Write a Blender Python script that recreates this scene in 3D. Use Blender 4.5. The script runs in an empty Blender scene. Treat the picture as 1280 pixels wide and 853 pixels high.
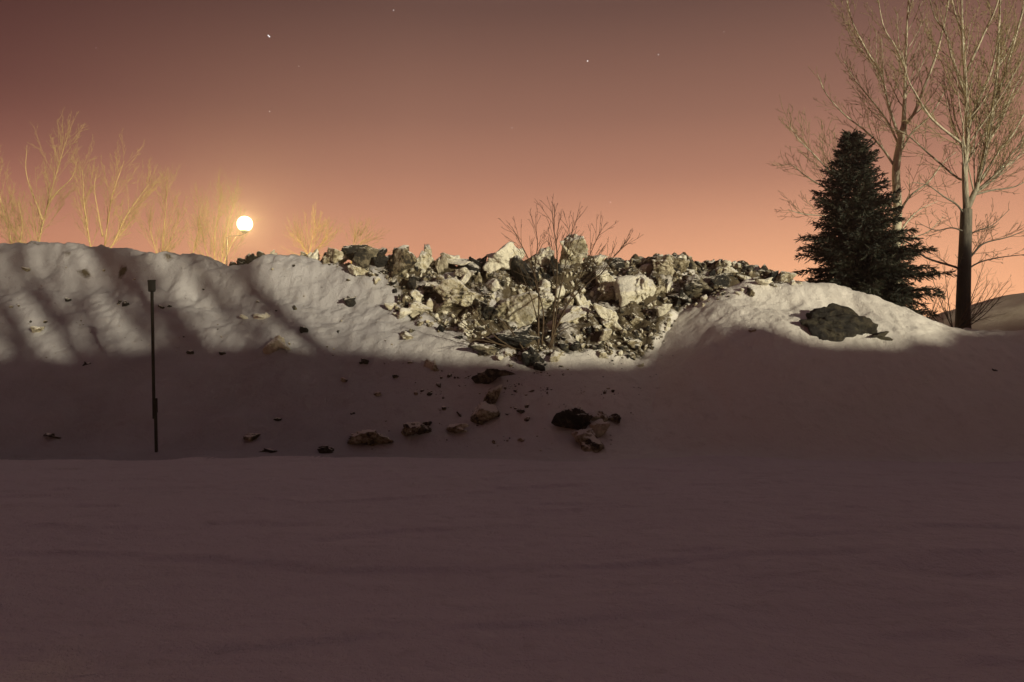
import bpy, bmesh, math, random
import numpy as np
from mathutils import Vector, Matrix, noise
from mathutils.bvhtree import BVHTree

R = math.radians
scene = bpy.context.scene
C = scene.collection
random.seed(7)
rng = np.random.default_rng(7)

# ------------------------------------------------------------------ camera
F = 1033.0                      # focal length in photograph pixels (1280 wide)
CAM = Vector((0, 0, 1.5))
PITCH = math.atan(54 / F)
cd = bpy.data.cameras.new("camera")
cam = bpy.data.objects.new("camera", cd)
C.objects.link(cam)
cam.location = CAM
cam.rotation_euler = (R(90) + PITCH, 0, 0)
cd.sensor_width = 36
cd.lens = F / 1280 * 36
cd.clip_end = 3000
cd.clip_start = 0.1
scene.camera = cam
cp, sp = math.cos(PITCH), math.sin(PITCH)


def ray(px, py):
    a, b = (px - 640) / F, (426.5 - py) / F
    return Vector((a, cp - b * sp, sp + b * cp))


def at(px, py, Y):
    d = ray(px, py)
    return CAM + d * (Y / d.y)


def to_px(x, y, z):
    dy, dz = y, z - CAM.z
    dep = dy * cp + dz * sp
    up = -dy * sp + dz * cp
    return 640 + F * x / dep, 426.5 - F * up / dep


# ------------------------------------------------------------------ tagging
def tag(o, label=None, cat=None, group=None, kind=None):
    if label: o["label"] = label
    if cat: o["category"] = cat
    if group: o["group"] = group
    if kind: o["kind"] = kind
    return o


def empty(name, loc=(0, 0, 0)):
    o = bpy.data.objects.new(name, None)
    o.location = loc
    o.empty_display_size = 0.2
    C.objects.link(o)
    return o


def mesh_obj(name, verts, faces, mat, parent=None, smooth=True, offset=None):
    me = bpy.data.meshes.new(name)
    if offset is not None:
        ox, oy, oz = offset
        verts = [(v[0] - ox, v[1] - oy, v[2] - oz) for v in verts]
    me.from_pydata(verts, [], faces)
    if smooth:
        me.polygons.foreach_set("use_smooth", [True] * len(me.polygons))
    me.materials.append(mat)
    me.update()
    o = bpy.data.objects.new(name, me)
    C.objects.link(o)
    if parent is not None:
        o.parent = parent
    return o


# ------------------------------------------------------------------ materials
def new_mat(name):
    m = bpy.data.materials.new(name)
    m.use_nodes = True
    nt = m.node_tree
    nt.nodes.clear()
    out = nt.nodes.new("ShaderNodeOutputMaterial")
    b = nt.nodes.new("ShaderNodeBsdfPrincipled")
    nt.links.new(b.outputs[0], out.inputs[0])
    return m, nt, b


class NB:
    """small node-building helper"""
    def __init__(s, nt): s.nt = nt
    def n(s, t, **kw):
        x = s.nt.nodes.new(t)
        for k, v in kw.items(): setattr(x, k, v)
        return x
    def l(s, a, b): s.nt.links.new(a, b)
    def noise(s, vec, scale, detail=4, rough=0.55, dist=0.0):
        x = s.n("ShaderNodeTexNoise")
        x.inputs["Scale"].default_value = scale
        x.inputs["Detail"].default_value = detail
        x.inputs["Roughness"].default_value = rough
        x.inputs["Distortion"].default_value = dist
        s.l(vec, x.inputs["Vector"])
        return x.outputs["Fac"]
    def ramp(s, fac, stops):
        x = s.n("ShaderNodeValToRGB")
        cr = x.color_ramp
        while len(cr.elements) < len(stops): cr.elements.new(0.5)
        for e, (p, c) in zip(cr.elements, stops):
            e.position = p
            e.color = (c, c, c, 1) if not hasattr(c, "__len__") else (*c[:3], 1)
        s.l(fac, x.inputs["Fac"])
        return x.outputs["Color"]
    def mix(s, fac, a, b):
        x = s.n("ShaderNodeMix", data_type="RGBA")
        for sock, v in ((x.inputs[0], fac), (x.inputs[6], a), (x.inputs[7], b)):
            if hasattr(v, "is_linked"): s.l(v, sock)
            elif hasattr(v, "__len__"): sock.default_value = (*v[:3], 1)
            else: sock.default_value = v
        return x.outputs[2]
    def math(s, op, a, b=0.0, clamp=False):
        x = s.n("ShaderNodeMath", operation=op)
        x.use_clamp = clamp
        for sock, v in ((x.inputs[0], a), (x.inputs[1], b)):
            if hasattr(v, "is_linked"): s.l(v, sock)
            else: sock.default_value = v
        return x.outputs[0]
    def bump(s, h, strength, dist, normal=None):
        x = s.n("ShaderNodeBump")
        x.inputs["Strength"].default_value = strength
        x.inputs["Distance"].default_value = dist
        s.l(h, x.inputs["Height"])
        if normal is not None: s.l(normal, x.inputs["Normal"])
        return x.outputs[0]


def snow_material(name, base, var, dirt_attr=True, right=None):
    m, nt, b = new_mat(name)
    k = NB(nt)
    pos = k.n("ShaderNodeNewGeometry").outputs["Position"]
    big = k.noise(pos, 0.55, 5, 0.6)
    mid = k.noise(pos, 3.2, 6, 0.65, 0.3)
    fine = k.noise(pos, 38, 3, 0.7)
    grain = k.noise(pos, 150, 2, 0.6)
    col = k.mix(k.ramp(big, [(0.3, 0.0), (0.72, 1.0)]), base, var)
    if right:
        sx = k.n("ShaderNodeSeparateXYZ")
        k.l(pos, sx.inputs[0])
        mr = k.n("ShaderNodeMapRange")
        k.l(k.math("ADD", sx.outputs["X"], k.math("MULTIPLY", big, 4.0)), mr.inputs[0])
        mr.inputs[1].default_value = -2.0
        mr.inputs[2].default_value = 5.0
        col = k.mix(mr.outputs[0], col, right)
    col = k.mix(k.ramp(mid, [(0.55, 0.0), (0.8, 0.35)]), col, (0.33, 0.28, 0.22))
    if dirt_attr:
        at_ = k.n("ShaderNodeAttribute", attribute_name="dirt")
        d = at_.outputs["Fac"]
        blot = k.noise(pos, 5.5, 8, 0.72, 0.6)
        dm = k.math("MULTIPLY", k.math("SUBTRACT", k.math("ADD", k.math("MULTIPLY", d, 1.15), k.math("MULTIPLY", blot, 0.9)), 0.90), 3.6, True)
        brown = k.mix(k.noise(pos, 9, 5, 0.7), (0.024, 0.019, 0.013), (0.15, 0.115, 0.065))
        col = k.mix(k.math("MULTIPLY", dm, k.ramp(d, [(0.02, 0.0), (0.15, 1.0)])), col, brown)
    k.l(col, b.inputs["Base Color"])
    b.inputs["Roughness"].default_value = 0.75
    b.inputs["Specular IOR Level"].default_value = 0.25
    nrm = k.bump(mid, 0.7, 0.12)
    nrm = k.bump(fine, 0.65, 0.03, nrm)
    nrm = k.bump(grain, 0.45, 0.006, nrm)
    k.l(nrm, b.inputs["Normal"])
    return m


def chunk_material(name, light, mid_c, dark, cover, bias):
    """weathered ploughed ice: dirt blotches, settled snow on the upward faces"""
    m, nt, b = new_mat(name)
    k = NB(nt)
    geo = k.n("ShaderNodeNewGeometry")
    oi = k.n("ShaderNodeObjectInfo")
    pos = geo.outputs["Position"]
    n1 = k.noise(pos, 2.6, 7, 0.66, 0.5)
    n2 = k.noise(pos, 9.0, 7, 0.7, 0.3)
    n3 = k.noise(pos, 30.0, 4, 0.7)
    r = k.math("MULTIPLY", k.math("SUBTRACT", oi.outputs["Random"], 0.5), 0.16)
    f = k.math("ADD", k.math("ADD", k.math("MULTIPLY", n1, 0.6), k.math("MULTIPLY", n2, 0.45)), k.math("ADD", r, bias))
    col = k.ramp(f, [(0.40, dark), (0.47, mid_c), (0.56, light), (0.78, tuple(min(1, c * 1.15) for c in light))])
    speck = k.ramp(k.noise(pos, 17, 6, 0.75), [(0.60, 0.0), (0.66, 1.0)])
    col = k.mix(k.math("MULTIPLY", speck, 0.75), col, dark)
    sep = k.n("ShaderNodeSeparateXYZ")
    k.l(geo.outputs["Normal"], sep.inputs[0])
    up = k.math("ADD", sep.outputs["Z"], k.math("MULTIPLY", k.math("SUBTRACT", n2, 0.5), 1.3))
    cov = k.ramp(up, [(0.55 - cover, 0.0), (0.75 - cover, 1.0)])
    col = k.mix(cov, col, (0.76, 0.72, 0.63))
    k.l(col, b.inputs["Base Color"])
    b.inputs["Roughness"].default_value = 0.62
    b.inputs["Specular IOR Level"].default_value = 0.35
    nrm = k.bump(n2, 0.9, 0.10)
    nrm = k.bump(n3, 0.7, 0.03, nrm)
    k.l(nrm, b.inputs["Normal"])
    return m


M_ground = snow_material("field_snow", (0.70, 0.63, 0.62), (0.66, 0.60, 0.58), False)
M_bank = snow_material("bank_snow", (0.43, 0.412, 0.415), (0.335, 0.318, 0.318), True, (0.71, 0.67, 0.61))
M_mound = snow_material("mound_snow", (0.74, 0.70, 0.64), (0.66, 0.62, 0.56))
M_hill = snow_material("hill_snow", (0.52, 0.46, 0.37), (0.38, 0.32, 0.24), False)
M_pale = chunk_material("pale_ice", (0.76, 0.71, 0.56), (0.50, 0.43, 0.27), (0.035, 0.028, 0.018), 0.24, 0.045)
M_tan = chunk_material("tan_ice", (0.56, 0.50, 0.36), (0.22, 0.175, 0.10), (0.02, 0.016, 0.011), 0.08, -0.015)
M_rock = chunk_material("bedded_rock", (0.07, 0.058, 0.035), (0.028, 0.024, 0.016), (0.014, 0.012, 0.009), -0.6, -0.03)
M_dark = chunk_material("dark_ice", (0.20, 0.17, 0.11), (0.035, 0.03, 0.02), (0.012, 0.011, 0.009), -0.10, -0.07)


def bark_material(name, pale, dark, z0, z1):
    m, nt, b = new_mat(name)
    k = NB(nt)
    geo = k.n("ShaderNodeNewGeometry")
    pos = geo.outputs["Position"]
    mp = k.n("ShaderNodeMapping")
    mp.inputs["Scale"].default_value = (14, 14, 3.0)
    k.l(pos, mp.inputs["Vector"])
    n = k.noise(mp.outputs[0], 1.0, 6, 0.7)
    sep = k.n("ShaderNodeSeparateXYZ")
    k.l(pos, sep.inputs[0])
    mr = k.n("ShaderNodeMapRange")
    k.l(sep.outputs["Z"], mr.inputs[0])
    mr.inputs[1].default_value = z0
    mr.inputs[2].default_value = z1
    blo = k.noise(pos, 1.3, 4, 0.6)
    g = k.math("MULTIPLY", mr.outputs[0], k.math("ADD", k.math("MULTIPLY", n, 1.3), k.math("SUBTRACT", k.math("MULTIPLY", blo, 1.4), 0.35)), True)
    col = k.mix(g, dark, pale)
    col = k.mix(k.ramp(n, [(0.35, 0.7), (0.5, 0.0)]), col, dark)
    k.l(col, b.inputs["Base Color"])
    b.inputs["Roughness"].default_value = 0.8
    k.l(k.bump(n, 0.6, 0.03), b.inputs["Normal"])
    return m


def plain_material(name, c1, c2, scale, rough=0.8, metallic=0.0):
    m, nt, b = new_mat(name)
    b.inputs["Specular IOR Level"].default_value = 0.12
    k = NB(nt)
    pos = k.n("ShaderNodeNewGeometry").outputs["Position"]
    n = k.noise(pos, scale, 5, 0.65)
    k.l(k.mix(k.ramp(n, [(0.35, 0.0), (0.65, 1.0)]), c1, c2), b.inputs["Base Color"])
    b.inputs["Roughness"].default_value = rough
    b.inputs["Metallic"].default_value = metallic
    k.l(k.bump(n, 0.3, 0.01), b.inputs["Normal"])
    return m


# ------------------------------------------------------------------ noise (numpy)
def _hash(ix, iy, seed):
    h = (ix * 374761393 + iy * 668265263 + seed * 1442695041) & 0xFFFFFFFF
    h = ((h ^ (h >> 13)) * 1274126177) & 0xFFFFFFFF
    return ((h ^ (h >> 16)) & 0xFFFF) / 65535.0


def perlin(x, y, seed=0):
    x0, y0 = np.floor(x).astype(np.int64), np.floor(y).astype(np.int64)
    fx, fy = x - x0, y - y0
    u, v = fx * fx * fx * (fx * (fx * 6 - 15) + 10), fy * fy * fy * (fy * (fy * 6 - 15) + 10)
    def g(ix, iy, dx, dy):
        a = _hash(ix, iy, seed) * 2 * np.pi
        return np.cos(a) * dx + np.sin(a) * dy
    a = g(x0, y0, fx, fy) * (1 - u) + g(x0 + 1, y0, fx - 1, fy) * u
    b = g(x0, y0 + 1, fx, fy - 1) * (1 - u) + g(x0 + 1, y0 + 1, fx - 1, fy - 1) * u
    return (a * (1 - v) + b * v) * 1.4


def fbm(x, y, seed=0, octs=4, gain=0.5):
    s, a = 0.0, 1.0
    for i in range(octs):
        s = s + a * perlin(x * 2 ** i, y * 2 ** i, seed + i * 17)
        a *= gain
    return s


def worley(x, y, seed=0):
    ix, iy = np.floor(x).astype(np.int64), np.floor(y).astype(np.int64)
    best = np.full(np.shape(x), 9.0)
    for ox in (-1, 0, 1):
        for oy in (-1, 0, 1):
            cx, cy = ix + ox, iy + oy
            px = cx + _hash(cx, cy, seed)
            py = cy + _hash(cx, cy, seed + 99)
            best = np.minimum(best, (x - px) ** 2 + (y - py) ** 2)
    return np.sqrt(best)


def sstep(a, b, x):
    t = np.clip((x - a) / (b - a), 0, 1)
    return t * t * (3 - 2 * t)


def smax(a, b, k):
    h = np.clip(0.5 + 0.5 * (a - b) / k, 0, 1)
    return b * (1 - h) + a * h + k * h * (1 - h)


# ------------------------------------------------------------------ terrain functions
def G(x, y):
    """the flat snow field with wind crust"""
    near = np.exp(-((x / 40.0) ** 2 + ((y - 12) / 30.0) ** 2))
    z = 0.07 * fbm(x / 6.0, y / 4.0, 3, 3) + 0.013 * fbm(x / 1.3 + y * 0.12, y / 0.55, 9, 5, 0.62) * near + 0.010 * np.abs(fbm(x / 0.5 + y * 0.2, y / 0.3, 29, 3)) * near
    # shallow wind-crust ledges
    l = fbm(x / 3.5 + 4, y / 1.3 - x * 0.09, 21, 3)
    z = z + 0.028 * sstep(0.10, 0.22, l) * near
    # one drift shadow on the right of the foreground
    d = (y - (6.75 - 0.12 * (x - 3))) / 0.35
    z = z - 0.085 * np.exp(-d * d) * sstep(2.2, 3.6, x) * sstep(9, 6, x)
    return z


RIDGE = [(-420, 318), (-150, 314), (0, 309), (60, 306), (100, 304.5), (150, 309), (180, 316), (200, 319), (230, 321), (260, 327),
         (290, 333), (310, 331), (330, 323), (350, 320), (375, 321), (395, 325), (415, 330), (430, 330), (460, 326), (500, 328),
         (540, 332), (600, 333), (640, 328), (690, 330), (715, 326), (740, 331), (770, 332), (800, 333), (820, 328),
         (860, 328), (900, 333), (940, 341), (990, 353), (1015, 366), (1060, 390), (1120, 430), (1200, 480)]
YC = 24.0
_rx = np.array([at(a, b, YC).x for a, b in RIDGE])
_rz = np.array([at(a, b, YC).z for a, b in RIDGE])

RUB = [(395, 326), (425, 316), (445, 308), (500, 304), (545, 314), (565, 314), (600, 320), (640, 308), (690, 312), (715, 300),
       (740, 318), (770, 322), (800, 328), (820, 318), (850, 318), (900, 324), (940, 332), (1000, 350), (960, 362),
       (900, 374), (862, 385), (838, 408), (818, 432), (790, 452), (760, 442), (735, 436), (700, 446), (640, 452),
       (600, 445), (565, 415), (525, 405), (490, 394), (500, 374), (480, 352), (440, 340)]


def poly_sd(px, py, poly):
    """signed distance in pixels, positive inside"""
    P = np.array(poly, float)
    Q = np.roll(P, -1, 0)
    d = np.full(np.shape(px), 1e9)
    inside = np.zeros(np.shape(px), bool)
    for (ax, ay), (bx, by) in zip(P, Q):
        ex, ey = bx - ax, by - ay
        t = np.clip(((px - ax) * ex + (py - ay) * ey) / (ex * ex + ey * ey), 0, 1)
        d = np.minimum(d, np.hypot(px - ax - t * ex, py - ay - t * ey))
        c = ((ay > py) != (by > py)) & (px < (bx - ax) * (py - ay) / (by - ay + 1e-9) + ax)
        inside ^= c
    return np.where(inside, d, -d)


def bank_base(x, y):
    zc = np.interp(x, _rx, _rz) + 0.05 * perlin(x / 0.7, x * 0 + 3.3, 5)
    yf = 16.9 + 0.35 * perlin(x / 4.0, x * 0, 31) - 0.5 * np.exp(-((x - 1.2) / 1.8) ** 2)
    t = (y - yf) / (YC - yf)
    left = sstep(0.0, -5.0, x)
    flute = fbm(x / 0.9, y / 3.0, 41, 3)
    # straight repose slope, then a steeper broken lip on the left half
    lipstart = 0.84 + 0.02 * flute + 0.05 * perlin(x / 2.3, x * 0 + 1, 47)
    toe = 0.12                                   # the slope eases into the flat field
    tc_ = np.clip(t, 0, 1)
    te = np.where(tc_ < 2 * toe, tc_ * tc_ / (4 * toe), tc_ - toe) / (1 - toe)
    lip = 0.13 * sstep(0, 1, (t - lipstart) / 0.12)
    prof_l = 0.87 * te + lip
    prof_r = te
    prof = prof_l * left + prof_r * (1 - left)
    front = prof * zc
    back = zc - np.maximum(y - YC - 0.5, 0) * 0.75
    z = np.where(y < YC, front, back)
    z = np.where(t <= 0.0, 0.25 * t, z)
    return z, t, left


def bank(x, y):
    z, t, left = bank_base(x, y)
    px, py = to_px(x, y, z)
    sd = poly_sd(px, py, RUB)
    rub = sstep(-8, 10, sd) * (y < YC + 3)
    body = sstep(0.04, 0.25, t)
    z = z + body * (0.11 * fbm(x / 2.2, y / 2.2, 51, 4) + 0.045 * fbm(x / 0.8, y / 1.2, 61, 3) * left)
    # slumped streaks down the smooth face
    z = z + body * (1 - rub) * 0.03 * fbm(x / 0.45 + y * 0.25, y / 2.2, 71, 3)
    z = z + sstep(0.6, 0.9, t) * (1 - rub) * (0.075 * fbm(x / 0.42, y / 0.30, 73, 5, 0.6) + 0.05 * np.abs(fbm(x / 0.9, y / 0.6, 75, 3)))
    # crumbled snow balls in the upper left face
    w = worley(x / 0.5, y / 0.5, 5)
    pick = sstep(0.25, 0.5, fbm(x / 1.6 + 9, y / 1.6, 77, 2))
    z = z + body * pick * (1 - rub) * 0.05 * np.clip(1 - w * 2.0, 0, 1)
    # scallops bitten out of the left crest
    for (cx, cy, r, dep) in ((-11.4, 23.35, 0.5, 0.42), (-9.85, 23.4, 0.42, 0.4), (-13.2, 23.5, 0.5, 0.3), (-8.9, 23.3, 0.35, 0.28), (-7.3, 23.4, 0.3, 0.22)):
        z = z - dep * np.exp(-(((x - cx) / r) ** 2 + ((y - cy) / 0.30) ** 2))
    z = z + 0.45 * np.exp(-(((x + 10.6) / 0.5) ** 2 + ((y - 23.1) / 0.5) ** 2)) * 0.5
    # rubble: lumpy
    w2 = worley(x / 0.8, y / 0.8, 15)
    w3 = worley(x / 0.33, y / 0.33, 16)
    z = z + rub * (0.55 * (0.5 - w2) + 0.18 * (0.5 - w3) + 0.14 * fbm(x / 0.6, y / 0.6, 81, 4) + 0.02)
    # hollow behind the bush
    z = z - 1.15 * np.exp(-(((x - 0.5) / 0.9) ** 2 + ((y - 22.4) / 0.9) ** 2)) * rub
    z = z - 0.5 * np.exp(-(((x - 2.1) / 0.5) ** 2 + ((y - 22.6) / 0.8) ** 2)) * rub
    # lumpy apron below
    ap = np.exp(-(((px - 660) / 120) ** 2 + ((py - 490) / 55) ** 2))
    z = z + ap * 0.10 * (0.5 - worley(x / 0.6, y / 0.6, 25)) * body
    dirt = np.clip(1.0 * rub * (0.66 + 0.40 * fbm(x / 1.0, y / 1.0, 91, 3)), 0, 1)
    dirt = np.maximum(dirt, np.exp(-(((px - 640) / 75) ** 2 + ((py - 405) / 28) ** 2)) * 0.72)
    dirt = np.maximum(dirt, ap * 0.30)
    for (cx, cy, rx, ry, s) in ((106, 341, 13, 7, 0.75), (153, 336, 7, 11, 0.85), (40, 310, 30, 3, 0.55), (84, 313, 14, 8, 0.5), (210, 325, 10, 6, 0.55), (277, 343, 6, 7, 0.5), (347, 328, 10, 8, 0.42), (180, 320, 9, 5, 0.5)):
        dirt = np.maximum(dirt, s * np.exp(-(((px - cx) / rx) ** 2 + ((py - cy) / ry) ** 2)))
    return z + G(x, y), dirt


MYC = 22.4
MOUT = [(700, 480), (760, 455), (785, 440), (803, 425), (830, 402), (860, 385), (890, 373), (930, 364), (990, 358), (1030, 361), (1060, 371), (1100, 387),
        (1150, 406), (1190, 418), (1230, 423), (1300, 420), (1500, 410), (1900, 400)]
_mx = np.array([at(a, b, MYC).x for a, b in MOUT])
_mz = np.array([at(a, b, MYC).z for a, b in MOUT])
M2 = [(985, 376), (1020, 364), (1040, 357), (1062, 365), (1100, 384), (1140, 404), (1180, 424)]
_m2x = np.array([at(a, b, 24.6).x for a, b in M2])
_m2z = np.array([at(a, b, 24.6).z for a, b in M2])


def mound(x, y):
    zc = np.interp(x, _mx, _mz)
    zc = (zc + np.interp(x - 0.25, _mx, _mz) + np.interp(x + 0.25, _mx, _mz)) / 3
    yf = 16.5 + 0.7 * sstep(6.5, 2.0, x) + 0.12 * perlin(x / 3, x * 0 + 8, 7)
    t = (y - yf) / (MYC - yf)
    tt = np.clip(t, 0, 1)
    prof = np.where(tt < 0.12, tt * tt / 0.24 * 1.22, (tt - 0.06) * 1.22)
    prof = 1 - np.clip(1 - prof, 0, 1) ** 1.35
    front = zc * prof
    plate = np.interp(x, [6, 9, 11, 14, 40], [1.0, 2.2, 2.75, 3.15, 3.3])
    back = zc + (plate - zc) * sstep(MYC, MYC + 2.8, y)
    z = np.where(y < MYC, front, back)
    z2 = np.interp(x, _m2x, _m2z) - np.abs(y - 24.6) ** 1.5 * 0.75
    z2 = np.where((x > _m2x[0]) & (x < _m2x[-1]), z2, -5)
    z = np.where(y > MYC - 1.2, smax(z, z2, 0.12), z)
    # gentle hollow that catches the light on the upper face
    z = z - 0.30 * np.exp(-(((x - 6.75) / 1.0) ** 2 + ((y - 20.75) / 0.6) ** 2))
    z = z + 0.16 * np.exp(-(((x - 6.2) / 1.0) ** 2 + ((y - 21.9) / 0.6) ** 2))
    z = z - 0.42 * np.exp(-(((x - 8.38) / 0.85) ** 2 + ((y - 20.75) / 0.55) ** 2))
    z = z + 0.12 * np.exp(-(((x - 8.3) / 0.95) ** 2 + ((y - 21.55) / 0.35) ** 2))
    body = sstep(0.03, 0.3, t)
    z = z + body * (0.10 * fbm(x / 2.4, y / 1.8, 151, 3) + 0.045 * fbm(x / 0.45 + y * 0.3, y / 0.7, 161, 5, 0.6) + 0.03 * np.abs(fbm(x / 0.35, y / 0.5 + x * 0.4, 171, 3)))
    # crust crease
    z = z - body * 0.05 * np.exp(-((y - 21.3 + 0.35 * (x - 5.6)) / 0.10) ** 2) * sstep(4.6, 5.2, x) * sstep(7.2, 6.6, x)
    # the mound's left flank leans on the bank and fades into it
    zb = bank_base(x, np.minimum(y, YC))[0]
    xc = 2.0 + (y - 17.3) * 0.44 + 0.10 * perlin(y / 0.8, y * 0 + 2, 181)
    q = x - xc
    lim = zb - 0.02 + np.where(q > 0, 0.30 * q + 0.19 * q * q, 0.5 * q)
    z = -smax(-z, -lim, 0.35)
    z = z - 2.5 * sstep(24.0, 26.0, y) * sstep(8.6, 6.4, x)
    z = np.where(t <= 0, 0.25 * t, z)
    return z + G(x, y)


def hill(x, y):
    # far slope at the right of the photograph
    hx = np.array([at(a, b, 40).x for a, b in ((1040, 470), (1120, 415), (1150, 402), (1200, 386), (1240, 375), (1280, 365), (1500, 330), (2100, 310))])
    hz = np.array([at(a, b, 40).z for a, b in ((1040, 470), (1120, 415), (1150, 402), (1200, 386), (1240, 375), (1280, 365), (1500, 330), (2100, 310))])
    zc = np.interp(x, hx, hz)
    z = np.where(y < 40, 2.6 + (zc - 2.6) * sstep(27.0, 40.0, y), zc - (y - 40) * 0.06)
    z = z + 0.10 * fbm(x / 2.2, y / 2.2, 201, 4)
    return np.where(zc < 2.0, zc - 2.0, z)


def grid_mesh(name, xs, ys, fn, mat, dirt=False):
    X, Y = np.meshgrid(xs, ys)
    r = fn(X, Y)
    Z, D = r if isinstance(r, tuple) else (r, None)
    nx, ny = len(xs), len(ys)
    v = np.stack([X, Y, Z], -1).reshape(-1, 3)
    i = np.arange(nx * ny).reshape(ny, nx)
    f = np.stack([i[:-1, :-1], i[:-1, 1:], i[1:, 1:], i[1:, :-1]], -1).reshape(-1, 4)
    me = bpy.data.meshes.new(name)
    me.vertices.add(len(v)); me.vertices.foreach_set("co", v.astype(np.float32).ravel())
    me.loops.add(f.size); me.loops.foreach_set("vertex_index", f.astype(np.int32).ravel())
    me.polygons.add(len(f)); me.polygons.foreach_set("loop_start", np.arange(0, f.size, 4, dtype=np.int32))
    me.update(calc_edges=True)
    me.polygons.foreach_set("use_smooth", np.ones(len(f), bool))
    me.materials.append(mat)
    a = me.attributes.new("dirt", "FLOAT", "POINT")
    a.data.foreach_set("value", (D if D is not None else np.zeros_like(Z)).astype(np.float32).ravel())
    o = bpy.data.objects.new(name, me)
    C.objects.link(o)
    o["_v"] = 0
    del o["_v"]
    return o, BVHTree.FromPolygons([tuple(q) for q in v.tolist()], f.tolist())


def spaced(a, b, fine, far_a, far_b, k=1.18):
    mid = list(np.arange(a, b + 1e-6, fine))
    lo, s = [], fine
    x = a
    while x > far_a:
        s *= k; x -= s; lo.append(x)
    hi, s = [], fine
    x = mid[-1]
    while x < far_b:
        s *= k; x += s; hi.append(x)
    return np.array(lo[::-1] + mid + hi)


ground, bv_g = grid_mesh("ground", spaced(-16, 16, 0.07, -95, 95), spaced(2.5, 19, 0.05, -55, 120), G, M_ground)
tag(ground, kind="structure", label="flat wind crusted snow field in deep shade in front of the snow bank", cat="snow field")
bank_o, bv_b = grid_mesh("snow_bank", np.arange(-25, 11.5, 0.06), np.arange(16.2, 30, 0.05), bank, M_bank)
tag(bank_o, "long steep ploughed snow bank with a smooth left face and a dirty rubble crest", "snow bank")
mound_o, bv_m = grid_mesh("snow_mound", np.concatenate([np.arange(0.6, 16, 0.055), np.arange(16, 40, 0.4)]), np.arange(15.4, 31, 0.05), mound, M_mound)
tag(mound_o, "smooth rounded snow mound in front of the spruce with a dark rock set in it", "snow mound")
hill_o, bv_h = grid_mesh("hill", np.arange(12, 110, 0.35), np.arange(26, 90, 0.35), hill, M_hill)
tag(hill_o, kind="structure", label="low thinly snowed hill rising at the far right behind the bare tree", cat="hill")
BVS = (bv_b, bv_m, bv_g, bv_h)


def hit(px, py, bvs=BVS):
    d = ray(px, py).normalized()
    best = None
    for b in bvs:
        loc, nor, _i, dist = b.ray_cast(CAM, d)
        if loc is not None and (best is None or dist < best[2]):
            best = (loc, nor, dist)
    return best


def drop(x, y, bvs=BVS):
    best = None
    for b in bvs:
        loc, nor, _i, dist = b.ray_cast(Vector((x, y, 60)), Vector((0, 0, -1)))
        if loc is not None and (best is None or loc.z > best.z):
            best = loc
    return best


# ------------------------------------------------------------------ light
AZ, EL = R(39), R(7.5)
S = Vector((math.sin(AZ) * math.cos(EL), -math.cos(AZ) * math.cos(EL), math.sin(EL)))   # towards the light
ld = bpy.data.lights.new("sun", "SUN")
ld.energy = 5.0
ld.color = (1.0, 0.92, 0.70)
ld.angle = R(0.9)
sun = bpy.data.objects.new("sun", ld)
sun.rotation_euler = S.to_track_quat("Z", "Y").to_euler()
sun.location = (30, -30, 20)
C.objects.link(sun)

# unseen snow berm added behind the photographer, crest shaped to throw the level shadow
YR = -6.0
EDGE = [(-150, 452), (0, 447), (80, 447), (150, 440), (230, 433), (345, 430), (420, 440), (560, 446), (650, 455), (760, 456), (800, 450), (835, 428),
        (865, 412), (900, 403), (935, 405), (965, 410), (1000, 424), (1060, 432), (1120, 428), (1170, 420), (1250, 404), (1279, 402)]
prof = []
for a, b in EDGE:
    h = hit(a, b)
    p = h[0]
    t = (p.y - YR) / (-S.y)
    q = p + S * t
    prof.append((q.x, q.z))
prof.sort()
bx = [-40, prof[0][0] - 12] + [p[0] for p in prof] + [120]
bz = [3.4, 3.8] + [p[1] for p in prof] + [prof[-1][1] + 0.5]


def berm(x, y):
    zc = np.interp(x, bx, bz)
    d = np.abs(y - YR)
    return zc + 0.16 * fbm(x / 1.7, x * 0 + 3, 311, 4) - d * 1.35 - 0.12 * np.abs(fbm(x / 1.5, y / 1.5, 301, 3)) * np.clip(d, 0, 1)


berm_o, bv_berm = grid_mesh("berm", np.arange(-20, 70, 0.25), np.arange(YR - 6.2, YR + 6.2, 0.2), berm, M_ground)
tag(berm_o, kind="structure", label="unseen snow berm added behind the photographer to cast the level shadow", cat="snow berm")

# ------------------------------------------------------------------ sky
w = bpy.data.worlds.new("World")
scene.world = w
w.use_nodes = True
nt = w.node_tree
nt.nodes.clear()
k = NB(nt)
outw = k.n("ShaderNodeOutputWorld")
bg = k.n("ShaderNodeBackground")
k.l(bg.outputs[0], outw.inputs[0])
tc = k.n("ShaderNodeTexCoord")
vec = tc.outputs["Generated"]
sep = k.n("ShaderNodeSeparateXYZ")
k.l(vec, sep.inputs[0])
elev = k.ramp(sep.outputs["Z"], [
    (0.0, (1.0, 0.44, 0.225)), (0.07, (0.86, 0.385, 0.205)), (0.125, (0.74, 0.335, 0.19)), (0.19, (0.59, 0.27, 0.166)),
    (0.25, (0.415, 0.195, 0.130)), (0.31, (0.285, 0.138, 0.098)), (0.42, (0.137, 0.070, 0.056)), (0.62, (0.126, 0.088, 0.096)), (1.0, (0.088, 0.068, 0.082))])
hl = k.math("SQRT", k.math("ADD", k.math("MULTIPLY", sep.outputs["X"], sep.outputs["X"]), k.math("MULTIPLY", sep.outputs["Y"], sep.outputs["Y"])))
gx, gy = math.sin(R(20)), math.cos(R(20))
azd = k.math("DIVIDE", k.math("ADD", k.math("MULTIPLY", sep.outputs["X"], gx), k.math("MULTIPLY", sep.outputs["Y"], gy)), k.math("ADD", hl, 1e-4))
az01 = k.math("ADD", k.math("MULTIPLY", azd, 0.5), 0.5)
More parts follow.
